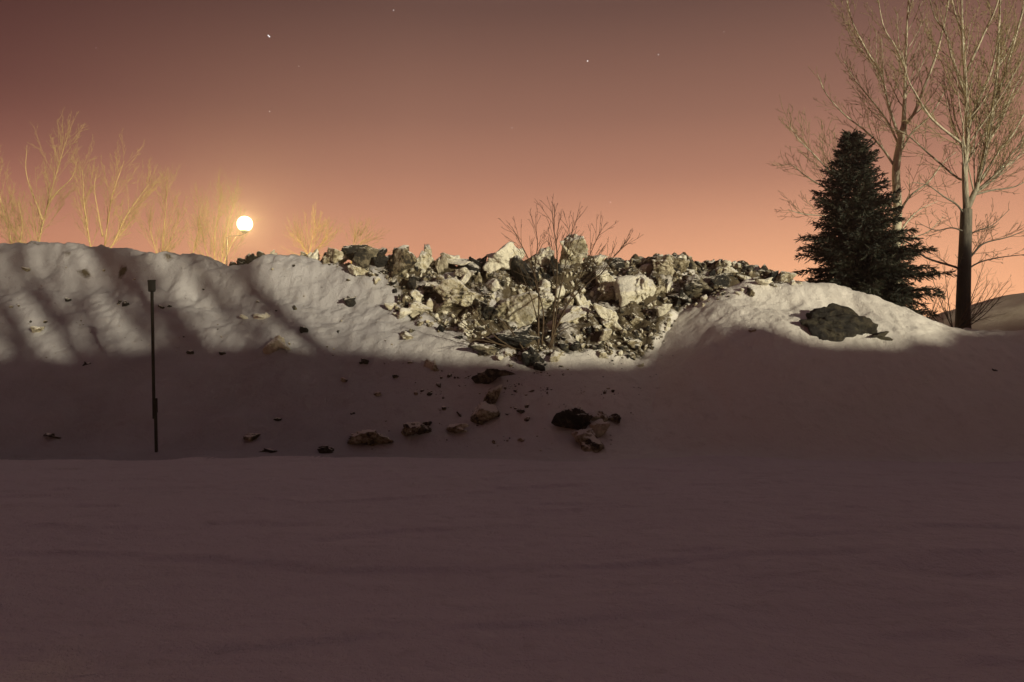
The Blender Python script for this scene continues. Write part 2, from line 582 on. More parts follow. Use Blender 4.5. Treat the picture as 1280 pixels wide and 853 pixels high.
glow0 = k.ramp(az01, [(0.0, 0.25), (0.5, 0.36), (0.805, 0.62), (0.945, 0.98), (1.0, 1.0)])
pexp = k.ramp(sep.outputs["Z"], [(0.0, 0.45), (0.16, 0.5), (0.29, 1.65), (0.42, 2.0), (0.65, 0.6), (1.0, 0.0)])
glow = k.math("POWER", glow0, pexp)
ex_ = k.math("MULTIPLY", k.ramp(az01, [(0.955, 0.0), (1.0, 0.40)]), k.ramp(sep.outputs["Z"], [(0.08, 1.0), (0.24, 0.0)]))
glow = k.math("ADD", glow, ex_)
mul = k.n("ShaderNodeMix", data_type="RGBA", blend_type="MULTIPLY")
mul.inputs[0].default_value = 1.0
k.l(elev, mul.inputs[6])
cmb = k.n("ShaderNodeCombineXYZ")
k.l(glow, cmb.inputs[0])
k.l(k.math("POWER", glow, 1.28), cmb.inputs[1])
k.l(k.math("POWER", glow, 1.06), cmb.inputs[2])
k.l(cmb.outputs[0], mul.inputs[7])
stars = None
for (sx, sy, b_) in ((335.4, 44.6, 0.8), (336.8, 46.0, 0.8), (492, 13, 0.35), (734.5, 76.5, 0.7), (337, 139.5, 0.3), (823, 68.5, 0.25), (640, 160, 0.15), (763, 253, 0.2), (373.5, 83, 0.12), (120, 60, 0.06), (905, 40, 0.08)):
    d = ray(sx, sy).normalized()
    vd = k.n("ShaderNodeVectorMath", operation="DISTANCE")
    k.l(vec, vd.inputs[0])
    vd.inputs[1].default_value = d
    mr = k.n("ShaderNodeMapRange")
    k.l(vd.outputs["Value"], mr.inputs[0])
    mr.inputs[1].default_value = 0.0009
    mr.inputs[2].default_value = 0.0003
    v = k.math("MULTIPLY", mr.outputs[0], b_ * 1.8)
    stars = v if stars is None else k.math("ADD", stars, v)
add = k.n("ShaderNodeMix", data_type="RGBA", blend_type="ADD")
add.inputs[0].default_value = 1.0
k.l(mul.outputs[2], add.inputs[6])
k.l(stars, add.inputs[7])
k.l(add.outputs[2], bg.inputs[0])
bg.inputs[1].default_value = 1.06

# ------------------------------------------------------------------ ice chunks
def ico(sub):
    bm = bmesh.new()
    bmesh.ops.create_icosphere(bm, subdivisions=sub, radius=1)
    v = [tuple(x.co) for x in bm.verts]
    f = [tuple(q.index for q in p.verts) for p in bm.faces]
    bm.free()
    return np.array(v), f


ICO = {s: ico(s) for s in (1, 2, 3, 4, 5)}


def chunk_shape(seed, sub=4, planes=11, lobes=None, rough=0.12, lump=0.09, k_=20.0):
    r = np.random.default_rng(seed)
    D, Fc = ICO[sub]
    rads = []
    for j in range(3):
        n = r.normal(size=(planes, 3)); n /= np.linalg.norm(n, axis=1)[:, None]
        dist = r.uniform(0.62, 1.0, planes) * (1.0 if j == 0 else 0.72)
        off_ = r.normal(size=3); off_ *= 0.0 if j == 0 else 0.32 / np.linalg.norm(off_)
        dist = np.maximum(dist + n @ off_, 0.22)
        c = D @ n.T
        rad = np.where(c > 0.05, dist / np.maximum(c, 0.05), 5.0)
        rads.append(-np.log(np.exp(-k_ * np.minimum(rad, 3)).sum(1)) / k_)
    rads = np.array(rads)
    rad = np.log(np.exp(k_ * rads).sum(0)) / k_
    V = D * rad[:, None]
    if lobes:
        V2 = V.copy()
        for (dx, dy, dz, amt, tight) in lobes:
            d = np.array((dx, dy, dz)); d = d / np.linalg.norm(d)
            V2 += D * (amt * np.exp(-(1 - D @ d) * tight))[:, None]
        V = V2
    off = r.uniform(-50, 50, 3)
    disp = np.empty(len(D))
    for i, (x, y, z) in enumerate(V):
        q = Vector((x + off[0], y + off[1], z + off[2]))
        a = noise.fractal(q * 2.1, 1.0, 2.0, 5)
        b = noise.voronoi(q * 3.3)[0][0]
        c2 = noise.voronoi(q * 8.5)[0][0]
        disp[i] = rough * a + lump * (0.4 - b) * 1.6 + lump * 0.55 * (0.4 - c2) - 0.10 * max(0.0, 0.16 - abs(noise.noise(q * 1.7 + Vector((9, 2, 5))))) / 0.16
    V = V + D * disp[:, None]
    lo, hi_ = V.min(0), V.max(0)
    V = (V - (lo + hi_) / 2) / (hi_ - lo)        # unit box
    return V, Fc


CHUNKS = []      # (object, px, py, width px, tone)
MATS = {"pale": M_pale, "tan": M_tan, "dark": M_dark, "rock": M_rock}


def place_point(px, py, wpx, hpx, protrude=0.22):
    h = hit(px, py)
    if h is None or h[0].y > 25.2:
        Y = YC + 0.15
        p = at(px, py, Y)
        wm = wpx * Y / F
        return p, wm, hpx * Y / F
    p = h[0].copy()
    wm = wpx * p.y / F
    hm = hpx * p.y / F
    p -= ray(px, py).normalized() * (protrude * min(wm, hm * 1.4))
    return p, wm, hm


def chunk(name, px, py, wpx, hpx, tone, seed, label, group, lobes=None, planes=11, sub=4, tilt=0.0, depth=0.95, rough=0.13, lump=0.09, cat="ice chunk", Y=None, prot=0.30, k_=20.0):
    if Y is None:
        p, wm, hm = place_point(px, py, wpx, hpx, prot)
    else:
        p = at(px, py, Y); wm = wpx * Y / F; hm = hpx * Y / F
    V, Fc = chunk_shape(seed, sub, planes, lobes, rough, lump, k_)
    dm = depth * 0.5 * (wm + hm)
    V = V * np.array((wm, dm, hm))
    if tilt:
        c_, s_ = math.cos(tilt), math.sin(tilt)
        V = np.stack([V[:, 0] * c_ - V[:, 2] * s_, V[:, 1], V[:, 0] * s_ + V[:, 2] * c_], 1)
    o = mesh_obj(name, V.tolist(), Fc, MATS[tone])
    o.location = p
    tag(o, label, cat, group)
    CHUNKS.append([o, px, py, wpx, tone])
    return o


GR = "dirty ice chunks heaped along the crest of the snow bank"
GS = "ice chunks rolled down the face of the snow bank"
HERO = [
    # px, py, w, h, tone, seed, label, extra
    (426, 327, 40, 28, "tan", 1, "rounded tan ice boulder at the left end of the rubble crest", {}),
    (449, 335, 24, 18, "pale", 2, "pale lumpy ice cluster below the dark chunk at the rubble's left end", {"lump": 0.16}),
    (444, 317, 30, 18, "dark", 3, "black jagged chunk capping the left end of the rubble crest", {}),
    (462, 323, 32, 24, "dark", 4, "black soil lump just left of the tall two-humped boulder", {"lump": 0.14}),
    (477, 325, 20, 26, "dark", 5, "narrow black chunk touching the left side of the two-humped boulder", {}),
    (496, 331, 38, 40, "tan", 6, "tall two-humped tan ice boulder rising above the left crest", {"lobes": [(0.55, -0.1, 0.9, 0.85, 5.0)], "tall": 1}),
    (531, 328, 21, 24, "pale", 7, "pale block with a small brown stone balanced on top", {}),
    (534.5, 313, 10.5, 16, "tan", 8, "small upright brown chunk balanced on a pale block", {"planes": 9}),
    (567, 325, 40, 16, "pale", 9, "flat pale slab lying level on the crest", {"planes": 8}),
    (551, 331, 16, 20, "tan", 10, "tan chunk under the left end of the flat slab", {}),
    (594, 331, 26, 22, "dark", 11, "dark pointed chunk right of the flat pale slab", {}),
    (574, 373, 52, 38, "pale", 12, "big cracked yellowish boulder below the flat slab", {"lump": 0.1}),
    (542, 384, 18, 19, "tan", 13, "tan chunk against the left of the cracked yellowish boulder", {}),
    (525, 389, 26, 20, "tan", 14, "dark faced angular chunk at the lower left edge of the rubble", {}),
    (502, 392, 22, 12, "pale", 15, "pale wedge lying on smooth snow at rubble's lower left", {"planes": 7}),
    (489, 384, 15, 10, "tan", 16, "lone tan lump on smooth snow left of the rubble", {}),
    (541, 361, 24, 17, "tan", 17, "tan chunk above left of the cracked yellowish boulder", {}),
    (520, 371, 17, 15, "pale", 18, "pale chunk in shadow under the two-humped boulder", {}),
    (581, 346, 24, 19, "pale", 19, "knobbly pale chunk between flat slab and cracked boulder", {"lump": 0.14}),
    (630, 326, 44, 36, "pale", 20, "large white and tan boulder with a dark cap on crest", {"lump": 0.1}),
    (678, 322, 26, 22, "pale", 21, "pale patched chunk on crest behind the bush stems", {}),
    (716, 324, 32, 54, "pale", 22, "tall leaning speckled slab behind the bush, highest chunk of the crest", {"planes": 9, "tilt": 0.12}),
    (648, 393, 54, 44, "pale", 23, "round whitish boulder with dark streaks left of bush base", {"lump": 0.08}),
    (640, 421, 58, 24, "dark", 24, "long black rock under the round whitish boulder", {}),
    (683, 359, 22, 17, "pale", 25, "white block behind the middle of the bush", {}),
    (681, 377, 24, 21, "pale", 26, "white pitted chunk between the two main bush stems", {}),
    (730, 379, 28, 26, "pale", 27, "speckled white chunk right of bush stems", {"lump": 0.13}),
    (718, 401, 38, 36, "pale", 28, "large white speckled slab beside the bush base", {"planes": 8}),
    (607, 386, 28, 24, "dark", 29, "dark rock in the hollow right of the cracked boulder", {}),
    (656, 340, 32, 34, "dark", 30, "big dark rock in the shaded hollow below the crest", {}),
    (690, 339, 30, 30, "dark", 31, "dark rock beneath the leaning speckled slab", {}),
    (617, 356, 20, 15, "pale", 32, "white ledge chunk below the white and tan boulder", {}),
    (794, 366, 44, 48, "pale", 33, "biggest yellowish white boulder in the middle of the rubble", {"lump": 0.1, "sub": 5}),
    (760, 350, 28, 26, "pale", 34, "pale yellow chunk at upper left of biggest boulder", {"lump": 0.12}),
    (758, 369, 24, 22, "tan", 35, "tan chunk left of the biggest boulder", {}),
    (759, 399, 32, 32, "pale", 241, "wedge shaped chunk with dark underside below the biggest boulder", {"planes": 11}),
    (818, 328, 18, 20, "dark", 37, "dark upright chunk at left end of the right crest", {}),
    (833, 338, 32, 30, "tan", 38, "snow streaked brown boulder right of the dark upright chunk", {}),
    (808, 338, 18, 13, "pale", 39, "small pale tan chunk on crest above the biggest boulder", {}),
    (848, 331, 24, 22, "tan", 40, "brown chunk with snowy right side on the right crest", {}),
    (874, 357, 36, 26, "dark", 41, "olive brown slab above the left shoulder of the mound", {"planes": 8}),
    (901, 355, 26, 24, "dark", 42, "dark block with one bright snowy face above the mound", {"planes": 8}),
    (850, 373, 26, 22, "dark", 43, "dark wedge just above the crease between rubble and mound", {"planes": 7}),
    (772, 330, 28, 14, "dark", 44, "dark flat chunk on crest right of the bush tips", {}),
    (952.5, 339, 18, 16, "dark", 45, "dark round chunk on the low right end of the crest", {}),
    (979, 351, 25, 19, "tan", 46, "rounded brown chunk last on the crest before the spruce", {}),
    (965, 346, 14, 12, "dark", 47, "black chunk wedged between two round chunks near the spruce", {}),
    (954, 354, 18, 11, "pale", 48, "pale flat chunk touching the top edge of the mound", {}),
    (827, 389, 20, 14, "pale", 49, "pale chunk in the crease at the mound's left edge", {}),
    (800, 402, 24, 18, "tan", 50, "tan chunk under the lower right of biggest boulder", {}),
    (822, 363, 16, 14, "tan", 51, "tan chunk right of the biggest boulder", {}),
    (912, 338, 16, 10, "pale", 52, "pale flat chunk halfway along the right crest", {}),
    (930, 349, 18, 10, "pale", 53, "pale slab above the top of the mound", {}),
    (890, 330, 14, 12, "tan", 54, "brown chunk on the skyline above the dark block", {}),
]
SLOPE = [
    (347, 432, 28, 20, "tan", 60, "largest lone boulder on the smooth left face, snow on its back", {}),
    (380, 414, 11, 13, "dark", 61, "dark lump above right of the largest lone boulder", {}),
    (437, 378, 16, 12, "dark", 62, "dark lump in a dent on the smooth slope left of rubble", {}),
    (326, 397, 18, 10, "pale", 63, "pale half buried chunk high on the left face", {}),
    (306, 398, 12, 9, "pale", 64, "small pale chunk left of the half buried pale chunk", {}),
    (368, 385, 7, 6, "dark", 65, "dark pebble sized lump above the half buried pale chunk", {}),
    (32, 337, 10, 6, "tan", 66, "tan lump under the crest at the far left", {}),
    (84, 376, 10, 7, "dark", 67, "dark lump midway between far left edge and the marker post", {}),
    (158, 380, 9, 9, "dark", 68, "dark lump left of the marker post top", {}),
    (149, 378, 6, 5, "dark", 69, "tiny dark lump beside a larger one left of the marker post", {}),
    (202, 384, 8, 6, "dark", 70, "dark lump just right of the marker post", {}),
    (212, 383, 6, 4, "dark", 71, "tiny dark lump second right of the marker post", {}),
    (46, 413, 16, 8, "tan", 72, "tan lump above the shadow line at far left", {}),
    (109, 455, 9, 6, "dark", 73, "dark lump just under the shadow line left of the post", {}),
    (238, 441, 10, 7, "dark", 74, "dark lump on the shadow line right of the post", {}),
    (278, 443, 9, 6, "dark", 75, "dark lump on the shadow line left of the largest lone boulder", {}),
    (65, 545, 19, 6, "dark", 76, "dark flat lump at the bank's foot at far left", {}),
    (314, 548, 17, 10, "tan", 77, "snowy lump at bank's foot right of the post", {}),
    (335, 564, 20, 5, "dark", 78, "low dark lump at the bank's foot below a snowy lump", {}),
    (408, 564, 17, 11, "dark", 79, "round dark stone on flat snow at the bank's foot", {}),
    (347, 525, 11, 5, "dark", 80, "small dark lump low on the shaded left face", {}),
    (456, 452, 13, 8, "dark", 81, "dark pair-like lump under the shadow line, left of rubble", {}),
    (539, 457, 17, 14, "tan", 82, "tan chunk below the rubble's left side in shade", {}),
    (562, 470, 7, 6, "dark", 83, "small dark lump lower right of the tan chunk in shade", {}),
    (548, 482, 7, 7, "dark", 84, "small dark lump below the tan chunk in shade", {}),
    (495, 471, 9, 6, "dark", 85, "dark lump left of the tan chunk in shade", {}),
    (472, 493, 11, 6, "tan", 86, "faint tan lump in the middle of the shaded left slope", {}),
    (430, 476, 9, 8, "tan", 87, "faint tan lump leftmost of the shaded middle slope", {}),
    (441, 517, 9, 4, "dark", 88, "small flat dark lump above the long snowy cluster", {}),
    (463, 548, 48, 17, "tan", 89, "long knobbly snowy cluster at the foot of the slope", {"lump": 0.2, "planes": 14}),
    (510, 540, 28, 19, "tan", 90, "snow covered block right of the long knobbly cluster", {}),
    (528, 537, 20, 14, "dark", 91, "black rock leaning on a snow covered block at the foot", {}),
    (534, 530, 12, 7, "dark", 92, "flat black chip above the black rock at the foot", {}),
    (574, 519, 8, 9, "dark", 93, "small dark lump left of the tall chunk in the chute", {}),
    (573, 536, 28, 11, "tan", 94, "low tan chunk below the tall chunk in the chute", {}),
    (566, 537, 11, 9, "dark", 95, "dark stone at the left end of a low tan chunk", {}),
    (606, 506, 36, 38, "tan", 96, "tall snowy chunk standing in the middle of the chute", {"lump": 0.12}),
    (612, 517, 22, 12, "dark", 97, "dark rock at lower right of the tall chunk in chute", {}),
    (617, 472, 46, 17, "dark", 98, "long flat black rock with snow above it in the chute", {}),
    (606, 440, 34, 16, "dark", 99, "black rock at the top of the chute", {}),
    (666, 447, 24, 24, "dark", 100, "dark upright rock below the bush base", {}),
    (675, 459, 15, 12, "dark", 101, "small dark rock under the upright rock below the bush", {}),
    (716, 433, 15, 11, "dark", 102, "dark stone right of the bush base", {}),
    (651, 515, 11, 6, "dark", 103, "small dark chip between tall chunk and big black slab", {}),
    (659, 524, 8, 6, "tan", 104, "small tan chip between tall chunk and big black slab", {}),
    (634, 518, 6, 3, "dark", 105, "tiny dark chip right of the tall chunk in the chute", {}),
    (651, 551, 10, 8, "tan", 106, "lone tan lump on snow left of the lowest clump", {}),
    (715, 525, 43, 25, "dark", 107, "big black slab low on the slope under the bush", {"planes": 9}),
    (767, 523, 16, 10, "dark", 108, "black stone right end of the lowest cluster", {}),
    (748, 520, 20, 14, "tan", 109, "tan lump between the big black slab and a black stone", {}),
    (746, 537, 26, 20, "tan", 110, "snowy tan chunk in the lowest cluster, above the lowest clump", {"lump": 0.14}),
    (735, 554, 34, 27, "tan", 111, "lowest snowy brown clump touching the flat field", {"lump": 0.16}),
    (766, 489, 5, 5, "dark", 112, "tiny dark chip high above the lowest cluster", {}),
    (664, 489, 8, 4, "dark", 113, "tiny flat dark chip below the upright rock", {}),
    (508, 420, 15, 10, "tan", 114, "tan lump on lit snow below the rubble's left edge", {}),
    (515, 415, 8, 8, "dark", 115, "dark lump touching a tan lump on lit snow", {}),
    (423, 415, 6, 5, "dark", 116, "small dark lump on lit slope left of bush shadow", {}),
    (754, 444, 12, 9, "tan", 117, "small brown lump below the wedge shaped chunk", {}),
    (800, 457, 10, 6, "tan", 118, "small brown lump in the crease beside the mound's foot", {}),
    (793, 431, 18, 11, "tan", 119, "brown lump above the small lump in the crease", {}),
    (940, 413, 10, 7, "tan", 120, "small brown stone in the shaded front of the mound", {}),
    (1243, 463, 8, 4, "dark", 121, "tiny dark lump on the dark slope at far right", {}),
]
for (px, py, w_, h_, tone, seed, lab, ex) in HERO:
    ex = dict(ex)
    tall = ex.pop("tall", 0)
    if tall:
        o = chunk("ice_boulder", 501, 328, 42, 47, tone, seed, lab, GR, cat="ice boulder", **ex)
    else:
        big = w_ >= 36
        ex.setdefault("sub", 5 if w_ >= 24 else 4)
        o = chunk("ice_boulder" if big else "ice_chunk", px, py, w_ * 1.2, h_ * 1.2, tone, seed, lab, GR, cat="ice boulder" if big else "ice chunk", **ex)
for (px, py, w_, h_, tone, seed, lab, ex) in SLOPE:
    f_ = 1.22 if w_ >= 14 else 1.0
    chunk("ice_chunk", px, py, w_ * f_, h_ * f_ * 1.08, tone, seed, lab, GS, sub=4 if w_ > 12 else 3, prot=0.24 if w_ >= 14 else 0.12, **ex)
# the dark rock bedded in the mound, with its small neighbour
def rock_in_mound():
    rk = chunk("dark_rock", 1046, 409, 114, 62, "rock", 133, "big dark rock bedded in the smooth mound before the spruce", None, planes=16, sub=5, prot=-0.07, depth=0.62, rough=0.13, lump=0.12, cat="rock", tilt=-0.16, k_=16)
    r2 = chunk("dark_rock", 1100, 421, 32, 16, "rock", 132, "small dark rock to the right of the big bedded rock", None, planes=9, prot=0.03, cat="rock", tilt=-0.2)
rock_in_mound()
# black rubble seen over the dip in the left crest
for i, (px, py, w_, h_, tone, lab) in enumerate((
        (294, 332, 18, 11, "dark", "black chunk behind the left crest, leftmost of a low row"),
        (306, 329, 20, 13, "dark", "black chunk second from left in the low row behind the crest"),
        (319, 326, 26, 17, "dark", "largest black chunk in the low row behind the left crest"),
        (333, 322, 20, 14, "dark", "black chunk at right end of the low row by the snow hump"),
        (341, 317, 10, 8, "tan", "tiny brown chip on top of the low row by the hump"),
        (310, 321, 9, 7, "pale", "small pale chip atop the low black row behind the crest"),
        (379, 319, 12, 8, "tan", "small tan lump on the crest left of the rubble"),
        (392, 317, 16, 10, "pale", "pale lump on the crest just left of the rubble"),
        (408, 321, 18, 12, "dark", "dark lump between the pale lump and the leftmost tan boulder"))):
    chunk("ice_chunk", px, py + 3, w_, h_ + 7, tone, 140 + i, lab, GR, Y=24.5, lump=0.12)

# ---- the smaller individual chunks between them
LAND = [(501, 320, "the two-humped boulder"), (567, 325, "the flat pale slab"), (574, 373, "the cracked yellowish boulder"), (630, 326, "the dark-capped boulder"),
        (716, 320, "the leaning speckled slab"), (648, 393, "the round whitish boulder"), (718, 401, "the white slab beside the bush"), (794, 366, "the biggest boulder"),
        (759, 399, "the wedge with dark underside"), (833, 338, "the snow streaked boulder"), (874, 357, "the olive brown slab"), (901, 355, "the dark block with bright face"),
        (979, 351, "the last round chunk by the spruce"), (426, 327, "the leftmost tan boulder"), (683, 345, "the dark hollow behind the bush"), (850, 373, "the dark wedge by the mound")]
ORD = ["nearest", "second", "third", "fourth", "fifth", "sixth", "seventh", "eighth", "ninth", "tenth", "eleventh", "twelfth", "thirteenth", "fourteenth", "fifteenth", "sixteenth"]
SHARED = []
for i in range(12):
    V, Fc = chunk_shape(500 + i, 3, 8 + i % 5, None, 0.10, 0.08 + 0.02 * (i % 4))
    me = {}
    for tn in MATS:
        mm = bpy.data.meshes.new("ice_chunk")
        mm.from_pydata(V.tolist(), [], Fc)
        mm.polygons.foreach_set("use_smooth", [True] * len(mm.polygons))
        mm.materials.append(MATS[tn])
        me[tn] = mm
    SHARED.append(me)
rnd = random.Random(11)
placed = [(c[1], c[2], c[3]) for c in CHUNKS]
cands = []
tries = 0
while len(cands) < 185 and tries < 20000:
    tries += 1
    px, py = rnd.uniform(398, 1000), rnd.uniform(304, 455)
    if poly_sd(np.array([px]), np.array([py]), RUB)[0] < -1: continue
    sz = max(6.0, min(19, 6.0 / (rnd.random() ** 0.45 + 0.05)))
    if px > 800: sz = min(sz, 14)
    if any(math.hypot(px - a, py - b) < 0.33 * (sz + c) for a, b, c in placed): continue
    h = hit(px, py)
    if h is None or h[0].y > 25.3: continue
    placed.append((px, py, sz)); cands.append((px, py, sz, h))
for i in range(46):
    px = 742 + (1000 - 742) * (i + rnd.random()) / 46
    ry = np.interp(px, [742, 770, 800, 820, 860, 900, 940, 1000], [322, 326, 329, 323, 322, 327, 336, 353])
    sz = rnd.uniform(7, 15)
    for dy in range(0, 14):
        h = hit(px, ry + dy + sz * 0.12)
        if h is not None and h[0].y < 25.0: break
    else: continue
    cands.append((px, ry + dy + sz * 0.12, sz, h))
info = []
for (px, py, sz, h) in cands:
    tone = rnd.choices(["pale", "tan", "dark"], [0.46, 0.2, 0.34] if py < 425 else [0.25, 0.3, 0.45])[0]
    p = h[0] - ray(px, py).normalized() * (0.010 * sz * rnd.uniform(0.3, 0.6))
    s_ = sz * h[0].y / F
    o = bpy.data.objects.new("ice_chunk", rnd.choice(SHARED)[tone])
    C.objects.link(o)
    o.location = p
    o.rotation_euler = (rnd.uniform(0, 6.3), rnd.uniform(0, 6.3), rnd.uniform(0, 6.3))
    o.scale = (s_ * rnd.uniform(0.85, 1.25), s_ * rnd.uniform(0.7, 1.1), s_ * rnd.uniform(0.6, 0.95))
    d, lx, ly, nm = min((math.hypot(px - a, py - b), a, b, n_) for a, b, n_ in LAND)
    dx, dy = px - lx, py - ly
    ver = "above" if dy < -7 else "below" if dy > 7 else ""
    hor = "left" if dx < -7 else "right" if dx > 7 else ""
    where = (ver + " and " + hor + " of" if ver and hor else (ver or ((hor + " of") if hor else "touching")))
    size = "small" if sz < 9 else "middling" if sz < 13 else "sizeable"
    col = {"pale": "whitish", "tan": "tan", "dark": "blackish"}[tone]
    info.append((o, d, f"{size} {col} ice chunk", where, nm))
cnt = {}
for o, d, a, wh, nm in sorted(info, key=lambda q: q[1]):
    key = (a, wh, nm)
    i = cnt.get(key, 0); cnt[key] = i + 1
    lab = f"{a} {wh} {nm}" if i == 0 else f"{ORD[min(i, 15)]} {a} {wh} {nm}"
    tag(o, lab, "ice chunk", GR)

# ---- loose crumbs nobody could count
cv, cf = [], []
D1, F1 = ICO[1]
D2, F2 = ICO[2]
n_cr = 0
tries = 0
while n_cr < 2600 and tries < 60000:
    tries += 1
    mode = rnd.random()
    if mode < 0.80:
        px, py = rnd.uniform(398, 1000), rnd.uniform(304, 455)
        if poly_sd(np.array([px]), np.array([py]), RUB)[0] < 0: continue
        if fbm(np.array([px / 24.0]), np.array([py / 16.0]), 8, 2)[0] < 0.02: continue
    elif mode < 0.965:
        px, py = rnd.gauss(650, 80), rnd.gauss(475, 42)
        if py > 566 or py < 400: continue
        if fbm(np.array([px / 30.0]), np.array([py / 16.0]), 18, 3)[0] < 0.30: continue
    else:
        px, py = rnd.uniform(0, 520), rnd.uniform(330, 450)
        if fbm(np.array([px / 40.0]), np.array([py / 25.0]), 5, 2)[0] < 0.1: continue
    h = hit(px, py)
    if h is None or h[0].y > 25.4: continue
    s_ = min(0.11, 0.028 / (rnd.random() ** 0.5 + 0.12))
    if mode >= 0.80: s_ *= 0.55
    p = h[0]
    big = s_ > 0.06
    D, Fq = (D2, F2) if big else (D1, F1)
    rr = 1 + rng.normal(0, 0.16, len(D))
    q = rng.uniform(0.6, 1.2, 3) * s_
    A = D * rr[:, None] * q
    th = rnd.uniform(0, 6.28)
    c_, sn = math.cos(th), math.sin(th)
    b0 = len(cv)
    cv.extend((x * c_ - y * sn + p.x, x * sn + y * c_ + p.y, z + p.z) for x, y, z in A.tolist())
    cf.extend(tuple(i + b0 for i in f) for f in Fq)
    n_cr += 1
rub_o = mesh_obj("ice_rubble", cv, cf, M_tan, smooth=False)
tag(rub_o, "loose ice crumbs and grit strewn between the chunks", "rubble", kind="stuff")

# ------------------------------------------------------------------ woody plants
class Tubes:
    def __init__(s): s.v, s.f = [], []
    def add(s, pts, rad, sides=4):
        b = len(s.v)
        n = len(pts)
        prev = None
        for i in range(n):
            d = (pts[min(i + 1, n - 1)] - pts[max(i - 1, 0)])
            if d.length < 1e-9: d = Vector((0, 0, 1))
            d.normalize()
            if prev is None:
                u = d.orthogonal().normalized()
            else:
                u = prev - d * prev.dot(d)
                u = u.normalized() if u.length > 1e-6 else d.orthogonal().normalized()
            prev = u
            v = d.cross(u)
            for j in range(sides):
                a = 2 * math.pi * j / sides
                q = pts[i] + (u * math.cos(a) + v * math.sin(a)) * rad[i]
                s.v.append((q.x, q.y, q.z))
        for i in range(n - 1):
            for j in range(sides):
                j2 = (j + 1) % sides
                s.f.append((b + i * sides + j, b + i * sides + j2, b + (i + 1) * sides + j2, b + (i + 1) * sides + j))
        s.f.append(tuple(b + j for j in range(sides - 1, -1, -1)))
        s.f.append(tuple(b + (n - 1) * sides + j for j in range(sides)))
    def build(s, name, mat, parent, off):
        return mesh_obj(name, s.v, s.f, mat, parent, True, off)


def spline(P, per=6):
    P = [P[0] * 2 - P[1]] + P + [P[-1] * 2 - P[-2]]
    out = []
    for i in range(1, len(P) - 2):
        for j in range(per):
            t = j / per
            a, b, c, d = P[i - 1], P[i], P[i + 1], P[i + 2]
            out.append(0.5 * ((2 * b) + (c - a) * t + (2 * a - 5 * b + 4 * c - d) * t * t + (3 * b - a - 3 * c + d) * t ** 3))
    out.append(P[-2])
    return out


class Plant:
    """recursive branching; cfg per level: (children per metre, angle range, length ratio, upward pull, wiggle)"""
    def __init__(s, seed, cfg, rmin):
        s.q = 1.0; s.r = random.Random(seed); s.cfg = cfg; s.rmin = rmin; s.br = []
    def rv(s):
        return Vector((s.r.gauss(0, 1), s.r.gauss(0, 1), s.r.gauss(0, 1)))
    def children(s, pts, rad, lev, L, u0):
        if lev + 1 >= len(s.cfg) + 1: return
        per_m, (a0, a1), ratio, pull, wig = s.cfg[lev]
        n = max(1, int(per_m * L * s.r.uniform(0.8, 1.2)))
        for i in range(n):
            u = u0 + (1 - u0) * (i + s.r.random()) / n
            k = min(len(pts) - 2, int(u * (len(pts) - 1)))
            p = pts[k].lerp(pts[k + 1], u * (len(pts) - 1) - k)
            d = (pts[k + 1] - pts[k]).normalized()
            ax = d.cross(s.rv()).normalized()
            ang = R(s.r.uniform(a0, a1))
            nd = (d * math.cos(ang) + ax * math.sin(ang)).normalized()
            cl = L * ratio * (1 - 0.62 * u) * s.r.uniform(0.55, 1.15)
            s.grow(p, nd, cl, max(s.rmin, rad[k] * s.q * s.r.uniform(0.42, 0.62)), lev + 1, pull, wig)
    def grow(s, p, d, L, r, lev, pull, wig):
        n = max(3, min(12, int(L / 0.18)))
        st = L / n
        pts, rad = [p.copy()], [r]
        d = d.copy()
        for i in range(n):
            d = (d + s.rv() * wig + Vector((0, 0, pull))).normalized()
            p = p + d * st
            pts.append(p.copy()); rad.append(max(s.rmin * 0.7, r * (1 - 0.75 * (i + 1) / n)))
        s.br.append((lev, pts, rad))
        s.children(pts, rad, lev, L, 0.15)
    def main(s, P, r0, r1, lev=0, per=6, u0=0.25, kids=True):
        pts = spline(P, per)
        n = len(pts)
        rad = [r0 + (r1 - r0) * (i / (n - 1)) for i in range(n)]
        s.br.append((lev, pts, rad))
        L = sum((pts[i + 1] - pts[i]).length for i in range(n - 1))
        if kids: s.children(pts, rad, lev, L, u0)
        return pts, rad


def build_plant(pl, name, base, mat, label, cat, group=None, twig_mat=None, trunk_name="trunk", limb_name="limb", crown_name="crown", limb_levels=(1,), max_limbs=40, minlimb=0.0):
    root = empty(name, base)
    tag(root, label, cat, group)
    tr, cr = Tubes(), Tubes()
    nl = 0
    for lev, pts, rad in sorted(pl.br, key=lambda q: -q[2][0]):
        if lev == 0:
            if rad[0] > 0.2:
                rad = [r_ * (1 + 0.45 * math.exp(-i * 1.1)) for i, r_ in enumerate(rad)]
            tr.add(pts, rad, 10)
        elif lev in limb_levels and nl < max_limbs and rad[0] >= minlimb:
            t = Tubes(); t.add(pts, rad, 6)
            t.build(limb_name, mat, root, base); nl += 1
        else:
            cr.add(pts, rad, 4 if rad[0] > 0.012 else 3)
    if tr.v: tr.build(trunk_name, mat, root, base)
    if cr.v: cr.build(crown_name, twig_mat or mat, root, base)
    return root


def jit(rn, P, a):
    return P


def stem_pts(plist, Y, rn, spread):
    """pixel outline -> points round the tree's own depth, leaning to and fro"""
    dy, out = 0.0, []
    tgt = rn.uniform(-spread, spread)
    n = len(plist)
    for i, (a, b) in enumerate(plist):
        f = i / max(1, n - 1)
        out.append(at(a, b, Y + tgt * f))
    return out


